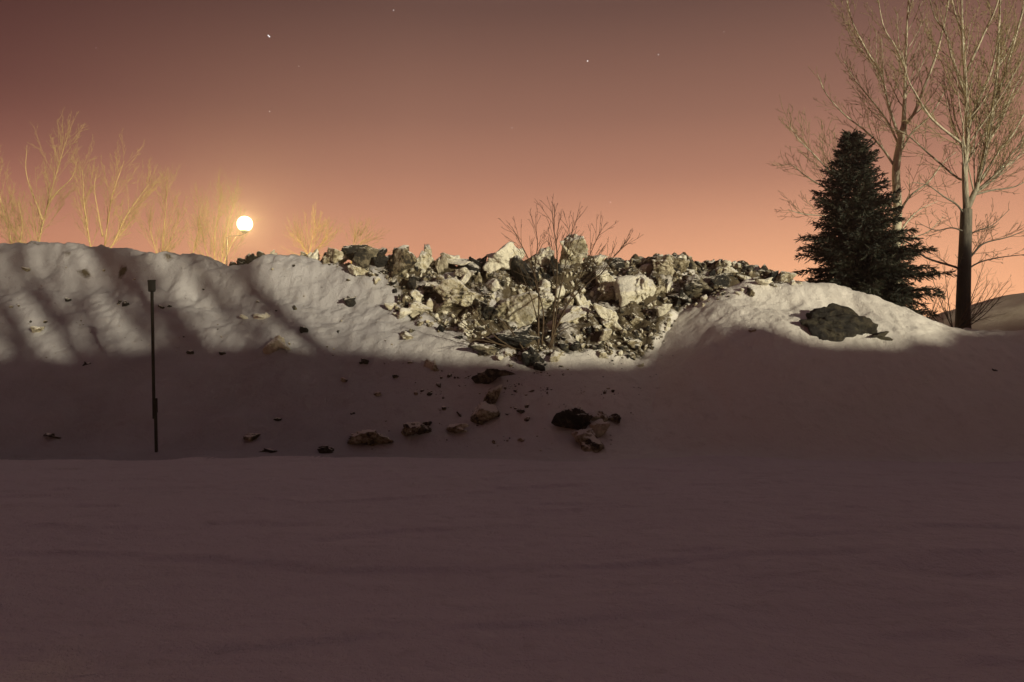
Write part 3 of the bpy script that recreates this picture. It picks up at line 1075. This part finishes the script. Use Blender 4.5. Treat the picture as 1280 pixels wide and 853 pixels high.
M_poplar = bark_material("poplar_bark_low_shade", (0.50, 0.45, 0.32), (0.016, 0.013, 0.010), 5.6, 9.6)  # dark lower bark, with the shade low on the tree painted in
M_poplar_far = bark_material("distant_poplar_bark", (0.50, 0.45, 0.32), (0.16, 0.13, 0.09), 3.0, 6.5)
M_twig = bark_material("poplar_twigs_low_shade", (0.33, 0.27, 0.14), (0.03, 0.023, 0.015), 5.0, 9.5)  # shade on the lower twigs painted in by height
M_willow = plain_material("lamp_tree_bark", (0.32, 0.235, 0.10), (0.46, 0.35, 0.165), 4.0)
M_shrub = plain_material("shrub_bark", (0.05, 0.034, 0.022), (0.10, 0.07, 0.042), 9.0)
M_shadebark = plain_material("old_bark", (0.07, 0.055, 0.04), (0.12, 0.09, 0.06), 6.0)

# -- the near poplar at the right
YA = 26.0
baseA = drop(at(1203, 410, YA).x, YA)
rn = random.Random(3)
PA = Plant(31, [(4.2, (20, 44), 0.40, 0.09, 0.045), (4.4, (22, 46), 0.45, 0.08, 0.07), (4.4, (25, 50), 0.5, 0.05, 0.10), (4.0, (25, 50), 0.6, 0.03, 0.12)], 0.0080)
PA.q = 0.62
u = YA / F
PA.main([baseA - Vector((0, 0, 0.3)), at(1204, 380, YA), at(1206, 320, YA), at(1208, 262, YA)], 0.235, 0.17, 0, 6, 0.95, kids=False)
for P, a, b, sprd in (
        ([(1208, 266), (1206, 211), (1209, 180), (1208, 121), (1203, 42), (1202, -40), (1203, -110)], 4.6, 0.6, 0.8),
        ([(1209, 262), (1218, 241), (1222, 231), (1233, 180), (1241, 132), (1247, 84), (1250, 0), (1252, -90)], 4.4, 0.6, 1.2),
        ([(1209, 180), (1214, 150), (1228, 115), (1241, 82), (1249, 28), (1252, -50)], 2.6, 0.5, 1.6),
        ([(1241, 132), (1252, 105), (1269, 48), (1285, -10), (1296, -60)], 2.4, 0.5, 1.4),
        ([(1207, 121), (1191, 76), (1182, 42), (1168, 20), (1158, -20)], 2.2, 0.5, 1.5),
        ([(1208, 90), (1230, 42), (1247, 3), (1258, -50)], 2.0, 0.5, 1.5)):
    PA.main(stem_pts(P, YA, rn, sprd), a * u * 0.85, b * u, 0, 5, 0.12)
for P, a, b, sprd in (
        ([(1208, 186), (1199, 177), (1165, 149), (1143, 115), (1134, 96), (1128, 66)], 1.9, 0.4, 2.0),
        ([(1206, 224), (1196, 222), (1163, 194), (1134, 169), (1112, 158), (1092, 140)], 1.7, 0.4, 2.2),
        ([(1205, 268), (1196, 256), (1180, 246), (1160, 232), (1140, 228)], 1.5, 0.3, 1.5),
        ([(1204, 340), (1194, 334), (1157, 322), (1136, 304), (1120, 300), (1100, 304)], 1.6, 0.4, 2.0),
        ([(1207, 330), (1216, 318), (1231, 304), (1262, 296), (1290, 284)], 1.7, 0.4, 2.0),
        ([(1207, 338), (1225, 328), (1250, 322), (1285, 318)], 1.2, 0.4, 2.0),
        ([(1210, 250), (1222, 238), (1250, 214), (1280, 190), (1300, 160)], 1.8, 0.4, 2.2),
        ([(1214, 245), (1240, 238), (1270, 233), (1300, 215)], 1.4, 0.4, 2.0),
        ([(1234, 180), (1252, 150), (1268, 110), (1285, 85)], 1.7, 0.4, 1.5),
        ([(1206, 290), (1190, 285), (1170, 288), (1150, 280)], 1.1, 0.3, 1.5),
        ([(1207, 300), (1218, 290), (1240, 282), (1262, 262)], 1.2, 0.3, 1.5),
        ([(1247, 84), (1262, 60), (1276, 20), (1284, -30)], 1.5, 0.3, 1.2),
        ([(1222, 232), (1248, 190), (1268, 165), (1290, 120), (1302, 80)], 1.6, 0.3, 1.8),
        ([(1203, 42), (1192, 10), (1186, -30), (1184, -70)], 1.3, 0.3, 1.2)):
    PA.main(stem_pts(P, YA, rn, sprd), a * u, b * u, 1, 5, 0.12)
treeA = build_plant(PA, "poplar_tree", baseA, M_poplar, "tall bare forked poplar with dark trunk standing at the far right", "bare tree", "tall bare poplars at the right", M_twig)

# -- the poplar behind the spruce
YB = 28.5
u = YB / F
pb = at(1118, 400, YB)
baseB = drop(pb.x, YB)
PB = Plant(57, [(4.4, (20, 44), 0.40, 0.09, 0.045), (4.6, (22, 46), 0.46, 0.08, 0.07), (4.6, (25, 50), 0.5, 0.05, 0.10), (4.0, (25, 50), 0.6, 0.03, 0.12)], 0.0084)
PB.q = 0.62
PB.main([Vector((pb.x, YB, baseB.z - 0.3)), at(1119, 350, YB), at(1120, 300, YB), at(1122, 262, YB), at(1120, 213, YB), at(1125, 180, YB), at(1130, 158, YB)], 0.18, 0.11, 0, 5, 0.95, kids=False)
for P, a, b, sprd in (
        ([(1129, 160), (1131, 120), (1131.7, 84), (1134, 28), (1137, -20), (1138, -80)], 3.2, 0.5, 0.8),
        ([(1130, 158), (1143, 141), (1154, 112), (1168, 76), (1178, 40), (1186, 0), (1190, -40)], 2.7, 0.5, 1.3),
        ([(1126, 178), (1112, 136), (1101, 93), (1084, 65), (1067, 31), (1058, 0), (1054, -30)], 2.2, 0.5, 1.6),
        ([(1118, 208), (1101, 183), (1081, 163), (1056, 144), (1033, 118), (1022, 93)], 1.9, 0.4, 2.0),
        ([(1126, 190), (1140, 166), (1163, 144), (1182, 112), (1190, 90)], 1.7, 0.4, 1.6)):
    PB.main(stem_pts(P, YB, rn, sprd), a * u * 0.82, b * u, 0, 5, 0.1)
for P, a, b, sprd in (
        ([(1119, 262), (1090, 246), (1060, 235), (1040, 218), (1020, 196), (1000, 176), (985, 155)], 1.6, 0.3, 2.0),
        ([(1119, 280), (1080, 262), (1040, 240), (1010, 222), (992, 208), (980, 205)], 1.5, 0.3, 2.0),
        ([(1119, 300), (1080, 290), (1040, 272), (1005, 268), (985, 262)], 1.4, 0.3, 2.0),
        ([(1121, 270), (1138, 245), (1160, 228), (1178, 205), (1195, 190)], 1.7, 0.3, 1.6),
        ([(1121, 300), (1132, 280), (1150, 262), (1172, 252)], 1.4, 0.3, 1.6),
        ([(1120, 320), (1135, 300), (1160, 290), (1180, 270)], 1.2, 0.3, 1.6),
        ([(1125, 185), (1108, 150), (1085, 120), (1065, 95), (1052, 70)], 1.6, 0.3, 1.8),
        ([(1133, 90), (1120, 60), (1105, 35), (1098, 0), (1096, -30)], 1.4, 0.3, 1.5)):
    PB.main(stem_pts(P, YB, rn, sprd), a * u, b * u, 1, 5, 0.12)
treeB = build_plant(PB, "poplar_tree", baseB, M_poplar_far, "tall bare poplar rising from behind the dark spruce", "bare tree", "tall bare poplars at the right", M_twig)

# -- basal sprouts at the foot of the near poplar
def small_bush(name, px, py, Y, n, h, spread, seed, mat, label, cat, rmin=0.004, lean=(0, 0)):
    b = at(px, py, Y)
    g = drop(b.x, Y)
    pl = Plant(seed, [(5.0, (22, 45), 0.45, 0.05, 0.10), (4.5, (22, 45), 0.5, 0.04, 0.12)], rmin)
    rr = random.Random(seed)
    for i in range(n):
        a = rr.uniform(0, 6.28)
        d = Vector((math.cos(a) * spread + lean[0], math.sin(a) * spread * 0.7 + lean[1], rr.uniform(0.6, 1.0))).normalized()
        L = h * rr.uniform(0.6, 1.1)
        p0 = g + Vector((rr.uniform(-.08, .08), rr.uniform(-.08, .08), -0.08))
        p1 = p0 + d * L * 0.5
        p2 = p0 + d * L + Vector((0, 0, L * 0.18))
        pl.main([p0, p1, p2], 0.012 * h / 2 + 0.006, rmin, 0, 5, 0.2)
    root = empty(name, g)
    tag(root, label, cat)
    tw = Tubes()
    ns = 0
    for lev, pts, rad in pl.br:
        if lev == 0:
            t = Tubes(); t.add(pts, rad, 5); t.build("stem", mat, root, g)
        else:
            tw.add(pts, rad, 3)
    tw.build("crown", mat, root, g)
    return root


small_bush("shrub", 1192, 408, 25.3, 10, 2.3, 0.9, 5, M_shrub, "thin leafless shrub at the foot of the forked poplar", "shrub")
small_bush("shrub", 1150, 412, 27.5, 8, 1.5, 0.9, 6, M_shrub, "low leafless shrub between spruce and forked poplar", "shrub")

# -- the bush growing out of the rubble
hb = hit(684, 428)
bb = hb[0]
YBU = bb.y - 0.15
pl = Plant(77, [(4.2, (18, 40), 0.42, 0.06, 0.05), (3.5, (20, 40), 0.5, 0.05, 0.07), (3.0, (20, 40), 0.5, 0.03, 0.08)], 0.0062)
u = YBU / F
for P, a, b, sp_ in (
        ([(673, 434), (673, 400), (673, 362), (663, 330), (651, 305), (640, 284)], 1.9, 0.35, 0.5),
        ([(689, 434), (692, 395), (696, 351), (696, 313), (692, 285), (690, 258)], 1.9, 0.35, 0.6),
        ([(686, 434), (699, 402), (716, 367), (728, 342), (742, 308), (752, 286)], 1.6, 0.3, 0.8),
        ([(687, 434), (706, 386), (736, 353), (752, 342), (770, 318), (782, 306)], 1.5, 0.3, 0.8),
        ([(677, 434), (679, 390), (668, 345), (672, 305), (668, 282)], 1.5, 0.3, 0.6),
        ([(690, 434), (697, 380), (706, 335), (712, 300), (722, 270)], 1.5, 0.3, 0.8),
        ([(673, 405), (664, 372), (656, 352), (650, 335)], 1.0, 0.3, 0.5),
        ([(684, 434), (700, 415), (722, 405), (738, 398)], 1.0, 0.3, 0.2)):
    n = len(P)
    pts = [at(x, y, YBU - sp_ * 0.5 * (i / (n - 1))) for i, (x, y) in enumerate(P)]
    pl.main(pts, a * u * 0.75, b * u * 0.85, 0, 5, 0.35)
for P in ([(640, 438), (610, 424), (580, 405), (562, 386)], [(645, 438), (618, 420), (600, 398), (588, 380)], [(650, 438), (622, 430), (596, 425), (575, 428)], [(655, 438), (640, 415), (625, 400), (612, 392)], [(690, 434), (672, 450), (655, 460), (645, 472)]):
    n = len(P)
    pts = [at(x, y, YBU - 0.15 - 0.25 * (i / (n - 1))) for i, (x, y) in enumerate(P)]
    pl.main(pts, 0.022, 0.006, 1, 5, 0.2)
build_plant(pl, "bush", bb, M_shrub, "leafless many stemmed bush growing out of the rubble, tips against the sky", "bush", trunk_name="main_stems", limb_name="low_branch", crown_name="crown", minlimb=0.02)

# -- the trees behind the bank that the street lamp lights
LAMPCFG = [(2.1, (20, 40), 0.30, 0.05, 0.035), (3.0, (20, 42), 0.42, 0.05, 0.05), (3.6, (20, 40), 0.5, 0.04, 0.07), (3.0, (20, 40), 0.5, 0.03, 0.08)]
GL = "bare trees around the street lamp behind the snow bank"


def lamp_tree(Y, stems, seed, label, r=2.4):
    u = Y / F
    pl = Plant(seed, LAMPCFG, 0.0085)
    pl.q = 0.64
    b0 = None
    rr = random.Random(seed)
    for P in stems:
        bx, by = P[0]
        sp_ = stem_pts(P, Y, rr, 0.8)
        dx, dy = bx - P[1][0], by - P[1][1]
        low = at(bx + dx * 0.9, by + dy * 0.9, Y)
        foot = Vector((at(bx + dx * 1.6, by, Y).x, Y, -0.1))
        if low.z < 1.0: low.z = max(1.0, 0.5 * sp_[0].z)
        pts = ([foot, foot.lerp(low, 0.5), low] if by > 299 else []) + sp_
        pts[-1] = pts[-1].lerp(pts[-2], 0.32)
        if b0 is None: b0 = Vector((foot.x, Y, 0))
        k0 = 0.74 if by > 299 else 0.4
        pl.main(pts, r * u * k0, 0.22 * u, 0, 5, 0.45 if by > 299 else 0.1)
    return build_plant(pl, "bare_tree", b0, M_willow, label, "bare tree", GL)


lamp_tree(54, [[(16, 308), (6, 270), (-6, 220), (-14, 160)], [(30, 308), (12, 280), (-2, 262)], [(24, 310), (28, 280), (20, 240)]], 201, "bare lamp-lit tree cut off by the left edge, behind the bank", 1.9)
lamp_tree(55, [[(48, 306), (59, 258), (75, 202), (90, 152)], [(53, 275), (47, 258), (33, 218), (34, 165)], [(60, 255), (72, 240), (90, 222), (100, 190)]], 202, "tallest leaning pale tree behind the left part of the bank", 2.6)
lamp_tree(53, [[(131, 306), (137, 262), (143, 236), (161, 185)], [(143, 302), (158, 270), (176, 244), (191, 224)], [(112, 302), (106, 262), (104, 230), (102, 198)], [(128, 296), (122, 262), (118, 236), (122, 205)]], 203, "wide fan shaped bare tree with four stems, second right of the tallest", 2.1)
lamp_tree(55, [[(202, 319), (206, 275), (208, 250), (209, 222)], [(196, 318), (188, 290), (184, 265)], [(206, 318), (220, 285), (226, 258)]], 204, "narrow bare tree standing alone midway to the lamp", 1.9)
lamp_tree(54.5, [[(268, 329), (269, 290), (274, 262), (277, 236)], [(276, 329), (283, 290), (291, 262), (294, 240)], [(280, 329), (289, 306), (298, 292), (303, 284)], [(240, 322), (247, 295), (250, 270), (254, 250)], [(262, 326), (254, 300), (250, 280)]], 205, "bare multi-stemmed tree right beside the glowing street lamp", 1.7)
lamp_tree(53, [[(387, 316), (390, 300), (393, 290), (395, 276)], [(390, 318), (402, 304), (412, 292)], [(384, 318), (376, 302), (370, 288)]], 206, "small bare treetop showing just right of the snow hump", 1.3)
lamp_tree(54, [[(441, 312), (443, 302), (445, 293)], [(446, 312), (452, 304), (459, 298)]], 207, "tiny bare treetop showing over the dark left end of rubble", 1.0)

# -- bare trees behind the photographer: their shadows streak the left face
SCFG = [(3.0, (16, 34), 0.24, 0.10, 0.04), (3.2, (18, 36), 0.42, 0.08, 0.06), (2.6, (20, 40), 0.5, 0.05, 0.09), (2.0, (20, 40), 0.5, 0.05, 0.1)]
for i, (x, y, H, r_) in enumerate(((4.6, -0.6, 13.5, .15), (6.7, -1.4, 14.5, .19), (8.0, -0.5, 13, .12), (9.9, -1.6, 15, .20), (11.2, -0.8, 14, .13), (13.0, -1.2, 14.5, .16), (5.7, 0.3, 12.5, .10), (8.9, 0.2, 13, .11))):
    pl = Plant(300 + i, SCFG, 0.006)
    b0 = drop(x + 2.0, y, (bv_berm, bv_g))
    lx = -0.26 * H + random.Random(40 + i).uniform(-.9, .5)
    pl.main([b0 - Vector((0, 0, .2)), b0 + Vector((lx * .3, 0, H * .3)), b0 + Vector((lx * .62, 0.1, H * .6)), b0 + Vector((lx, 0, H))], r_ * 0.9, 0.04, 0, 6, 0.3)
    pl.main([b0 + Vector((lx * .2, 0, H * .3)), b0 + Vector((lx + .5 * (-1) ** i - lx * .35, 0.1, H * .6)), b0 + Vector((lx + .9 * (-1) ** i, 0, H * .9))], r_ * .45, 0.025, 0, 6, 0.2)
    build_plant(pl, "bare_tree", b0, M_shadebark, f"{ORD[i] if i else 'first'} bare tree of the row in front of the tall berm", "bare tree", "bare trees in front of the berm", max_limbs=12)

# ------------------------------------------------------------------ spruce
def spruce():
    Y = 25.6
    axis = at(1078, 300, Y)
    g = drop(axis.x, Y)
    b = Vector((axis.x, Y, g.z))
    top = at(1064, 170, Y)
    H = top.z - b.z
    lean = Vector((top.x - b.x, 0, 0))
    root = empty("spruce_tree", b)
    tag(root, "dark dense spruce standing behind the smooth snow mound", "spruce")
    tt = Tubes()
    tt.add([b + Vector((0, 0, -.3)), b + lean * .4 + Vector((0, 0, H * .5)), b + lean + Vector((0, 0, H * .99))], [0.19, 0.10, 0.012], 8)
    tt.build("trunk", M_shadebark, root, b)
    m, nt, bs = new_mat("spruce_needles")
    k = NB(nt)
    pos = k.n("ShaderNodeNewGeometry").outputs["Position"]
    k.l(k.mix(k.ramp(k.noise(pos, 1.7, 4, 0.6), [(0.35, 0.0), (0.65, 1.0)]), (0.009, 0.011, 0.006), (0.034, 0.036, 0.015)), bs.inputs["Base Color"])
    bs.inputs["Roughness"].default_value = 0.75
    # half-widths left / right against height fraction, as the crown's uneven outline
    hs = [0.0, 0.10, 0.20, 0.28, 0.33, 0.39, 0.52, 0.69, 0.78, 0.84, 0.92, 1.0]
    lw = [1.5, 1.62, 1.68, 1.68, 1.70, 1.66, 1.46, 1.18, 0.85, 0.55, 0.42, 0.20]
    rw = [1.7, 1.95, 2.15, 2.65, 2.25, 1.80, 1.35, 0.98, 0.86, 0.78, 0.50, 0.18]
    rr = random.Random(5)
    v, f = [], []
    tw = Tubes()
    def needle(p, d, L, wd):
        s = d.cross(Vector((rr.gauss(0, 1), rr.gauss(0, 1), rr.gauss(0, 1))))
        if s.length < 1e-5: return
        s.normalize(); s *= wd
        b0 = len(v)
        q1, q2 = p + d * L * 0.45, p + d * L
        for q in (p - s * .4, p + s * .4, q1 + s, q2, q1 - s): v.append((q.x, q.y, q.z))
        f.append((b0, b0 + 1, b0 + 2, b0 + 3, b0 + 4))
    nb = 370
    for i in range(nb):
        h = 0.02 + 0.975 * (i / nb) ** 1.12
        a = i * 2.39996 + rr.uniform(-.35, .35)
        ca, sa = math.cos(a), math.sin(a)
        W = np.interp(h, hs, lw) * (ca < 0) * abs(ca) + np.interp(h, hs, rw) * (ca >= 0) * abs(ca) + 0.5 * (np.interp(h, hs, lw) + np.interp(h, hs, rw)) * (1 - abs(ca))
        L = W * (rr.uniform(0.62, 1.16) if rr.random() > .22 else rr.uniform(0.3, .7))
        p = b + lean * h + Vector((0, 0, H * h))
        d = Vector((ca, sa, 0.20 + 0.55 * h ** 2)).normalized()
        n = max(4, int(L / 0.11))
        pts = [p.copy()]
        for j in range(n):
            u_ = j / n
            dd = (d + Vector((0, 0, rr.uniform(-.75, -.25) * u_ * (1 - h) + 0.25 * max(0, u_ - .7))) + Vector((rr.gauss(0, .05), rr.gauss(0, .05), rr.gauss(0, .04)))).normalized()
            p = p + dd * (L / n)
            pts.append(p.copy())
            side = dd.cross(Vector((0, 0, 1))).normalized()
            k_ = 3 if u_ < .2 else 7
            for q in range(k_):
                sg = 1 if q % 2 else -1
                out = (dd * rr.uniform(.45, 1.0) + side * sg * rr.uniform(.3, 1.0) + Vector((0, 0, rr.uniform(-.75, .35)))).normalized()
                tl = rr.uniform(.12, .40) * (1.15 - 0.6 * u_) * (0.55 + 0.45 * (1 - h))
                # side sprig of several short needle tufts
                m_ = 6
                pp = p.copy()
                for z in range(m_):
                    o2 = (out + Vector((rr.gauss(0, .28), rr.gauss(0, .28), rr.gauss(0, .22)))).normalized()
                    needle(pp, o2, tl * .75, rr.uniform(.008, .019))
                    pp = pp + out * tl / m_ * 1.2
        tw.add(pts, [0.022 * (1 - .8 * j / n) * (1.1 - h) + .004 for j in range(len(pts))], 3)
    mesh_obj("crown", v, f, m, root, False, b)
    tw.build("branches", M_shadebark, root, b)
    return root


first_spruce = spruce()
# an unseen, larger spruce added to shade the lower trunks of the poplars
shade_spruce = first_spruce.copy()
C.objects.link(shade_spruce)
shade_spruce.scale = (1.25, 1.25, 1.62)
shade_spruce.location = (31.6, 4.0, -0.1)
shade_spruce["label"] = "large unseen spruce added far to the right to shade the poplar trunks"
for ch in list(first_spruce.children):
    c2 = ch.copy()
    C.objects.link(c2)
    c2.parent = shade_spruce

# ------------------------------------------------------------------ marker post
def marker_post():
    h = hit(195.5, 565)
    p = h[0]
    Y = p.y
    u = Y / F
    root = empty("marker_post", p)
    tag(root, "thin dark marker post with a small box on top, in front of the left bank", "post")
    mp_ = plain_material("weathered_steel", (0.016, 0.017, 0.015), (0.030, 0.031, 0.027), 14, 0.6, 0.0)
    mb_ = plain_material("dark_reflector", (0.010, 0.011, 0.010), (0.018, 0.018, 0.016), 20, 0.5, 0.0)
    a, b = at(195.6, 575, Y), at(194.4, 512, Y)
    c = at(189.8, 352, Y)
    def bar(name, p0, p1, w, mat, bev=0.006):
        d = (p1 - p0)
        L = d.length
        bm = bmesh.new()
        bmesh.ops.create_cube(bm, size=1)
        for vv in bm.verts:
            vv.co.x *= w; vv.co.y *= w * 0.8; vv.co.z = (vv.co.z + .5) * L
        bmesh.ops.bevel(bm, geom=list(bm.edges), offset=min(bev, w * .2), segments=2, affect="EDGES")
        me = bpy.data.meshes.new(name)
        bm.to_mesh(me); bm.free()
        me.materials.append(mat)
        o = bpy.data.objects.new(name, me)
        C.objects.link(o)
        o.parent = root
        o.rotation_euler = d.to_track_quat("Z", "Y").to_euler()
        o.location = p0 - p
        return o
    bar("lower_post", a, b, 0.062, mp_)
    bar("sleeve", at(194.5, 516, Y - 0.05), at(194.0, 498, Y - 0.05), 0.085, mp_)
    bar("upper_post", b + Vector((-0.012, -0.03, -0.2)), c, 0.058, mp_)
    bx = bar("marker_box", at(189.9, 364.5, Y), at(189.4, 352, Y), 0.185, mb_, 0.012)
    bx.rotation_euler.rotate_axis("Z", 0.45)
    # reflector plate and cap of the box
    bar("cap", at(189.4, 352, Y) + Vector((0, 0, 0.002)), at(189.35, 350.8, Y), 0.20, mp_, 0.006).rotation_euler.rotate_axis("Z", 0.45)


marker_post()

# ------------------------------------------------------------------ street lamp behind the bank
def emitter(name, col, strength, clear=0.0):
    m = bpy.data.materials.new(name)
    m.use_nodes = True
    nt = m.node_tree
    nt.nodes.clear()
    o_ = nt.nodes.new("ShaderNodeOutputMaterial")
    e = nt.nodes.new("ShaderNodeEmission")
    e.inputs[0].default_value = (*col, 1)
    e.inputs[1].default_value = strength
    src = e.outputs[0]
    if clear:
        t = nt.nodes.new("ShaderNodeBsdfTransparent")
        mx = nt.nodes.new("ShaderNodeMixShader")
        mx.inputs[0].default_value = clear
        nt.links.new(e.outputs[0], mx.inputs[1])
        nt.links.new(t.outputs[0], mx.inputs[2])
        src = mx.outputs[0]
    nt.links.new(src, o_.inputs[0])
    return m


def street_lamp():
    Y = 46.0
    c = at(306, 280, Y)
    px_ = at(284, 300, Y).x
    base = Vector((px_, Y, 0.0))
    root = empty("street_lamp", base)
    tag(root, "glowing street lamp with a bloom globe behind the snow bank among bare trees", "street lamp")
    mm = plain_material("lamp_steel", (0.022, 0.02, 0.018), (0.035, 0.032, 0.028), 8, 0.6, 0.0)
    t = Tubes()
    t.add([base + Vector((0, 0, -.1)), base + Vector((0, 0, 1.0)), Vector((px_, Y, c.z - .75))], [0.075, 0.055, 0.032], 12)
    t.build("pole", mm, root, base)
    t = Tubes()
    t.add(spline([Vector((px_, Y, c.z - .80)), Vector((px_ + .15, Y, c.z - .70)), Vector((c.x - .25, Y, c.z - .66)), Vector((c.x, Y, c.z - .54))], 6), [0.016] * 19, 8)
    t.build("bracket_arm", mm, root, base)
    t = Tubes()
    t.add([Vector((c.x, Y, c.z - .56)), Vector((c.x, Y, c.z - .51)), Vector((c.x, Y, c.z - .43)), Vector((c.x, Y, c.z - .39))], [0.04, 0.12, 0.22, 0.23], 16)
    t.build("collar", mm, root, base)
    D, Fc = ICO[4]
    bb_ = np.array((c.x, c.y, c.z))
    gl = mesh_obj("bloom_globe", (D * 0.43 + bb_).tolist(), Fc, emitter("bloom_shell", (1.0, 0.82, 0.45), 7.0, 0.6), root, True, base)  # the lamp's overexposed bloom, built as a glowing globe
    D, Fc = ICO[3]
    mesh_obj("bulb", (D * 0.14 + bb_ - np.array(base)).tolist(), Fc, emitter("sodium_bulb", (1.0, 0.70, 0.28), LAMP_L), gl, True)


LAMP_L = 9500.0
street_lamp()

# ------------------------------------------------------------------ air
HAZE = 0.0015  # haze added so the lamp gets a glow around it
if HAZE:
    lo, hi_ = Vector((-126, -76, -3.5)), Vector((126, 156, 19.5))
    bm = bmesh.new()
    bmesh.ops.create_cube(bm, size=1)
    for vv in bm.verts:
        vv.co = Vector([(lo[i] + hi_[i]) / 2 + vv.co[i] * (hi_[i] - lo[i]) for i in range(3)])
    me = bpy.data.meshes.new("haze")
    bm.to_mesh(me); bm.free()
    mz = bpy.data.materials.new("glow_haze")
    mz.use_nodes = True
    nz = mz.node_tree
    nz.nodes.clear()
    oz = nz.nodes.new("ShaderNodeOutputMaterial")
    vz = nz.nodes.new("ShaderNodeVolumePrincipled")
    vz.inputs["Color"].default_value = (0.9, 0.88, 0.86, 1)
    vz.inputs["Density"].default_value = HAZE
    vz.inputs["Anisotropy"].default_value = 0.72
    nz.links.new(vz.outputs[0], oz.inputs["Volume"])
    me.materials.append(mz)
    hz_ = bpy.data.objects.new("haze", me)
    C.objects.link(hz_)
    tag(hz_, "thin haze added to the air for the glow round the lamp", "haze", kind="stuff")

# ------------------------------------------------------------------ render settings
scene.view_settings.view_transform = "Standard"
scene.view_settings.look = "None"
scene.view_settings.exposure = 0
scene.view_settings.gamma = 1
scene.view_settings.use_curve_mapping = False
scene.render.engine = "CYCLES"
scene.cycles.use_denoising = True
scene.cycles.max_bounces = 5
scene.cycles.volume_bounces = 0
scene.cycles.diffuse_bounces = 3
scene.cycles.sample_clamp_indirect = 4.0
scene.cycles.caustics_reflective = False
scene.cycles.caustics_refractive = False
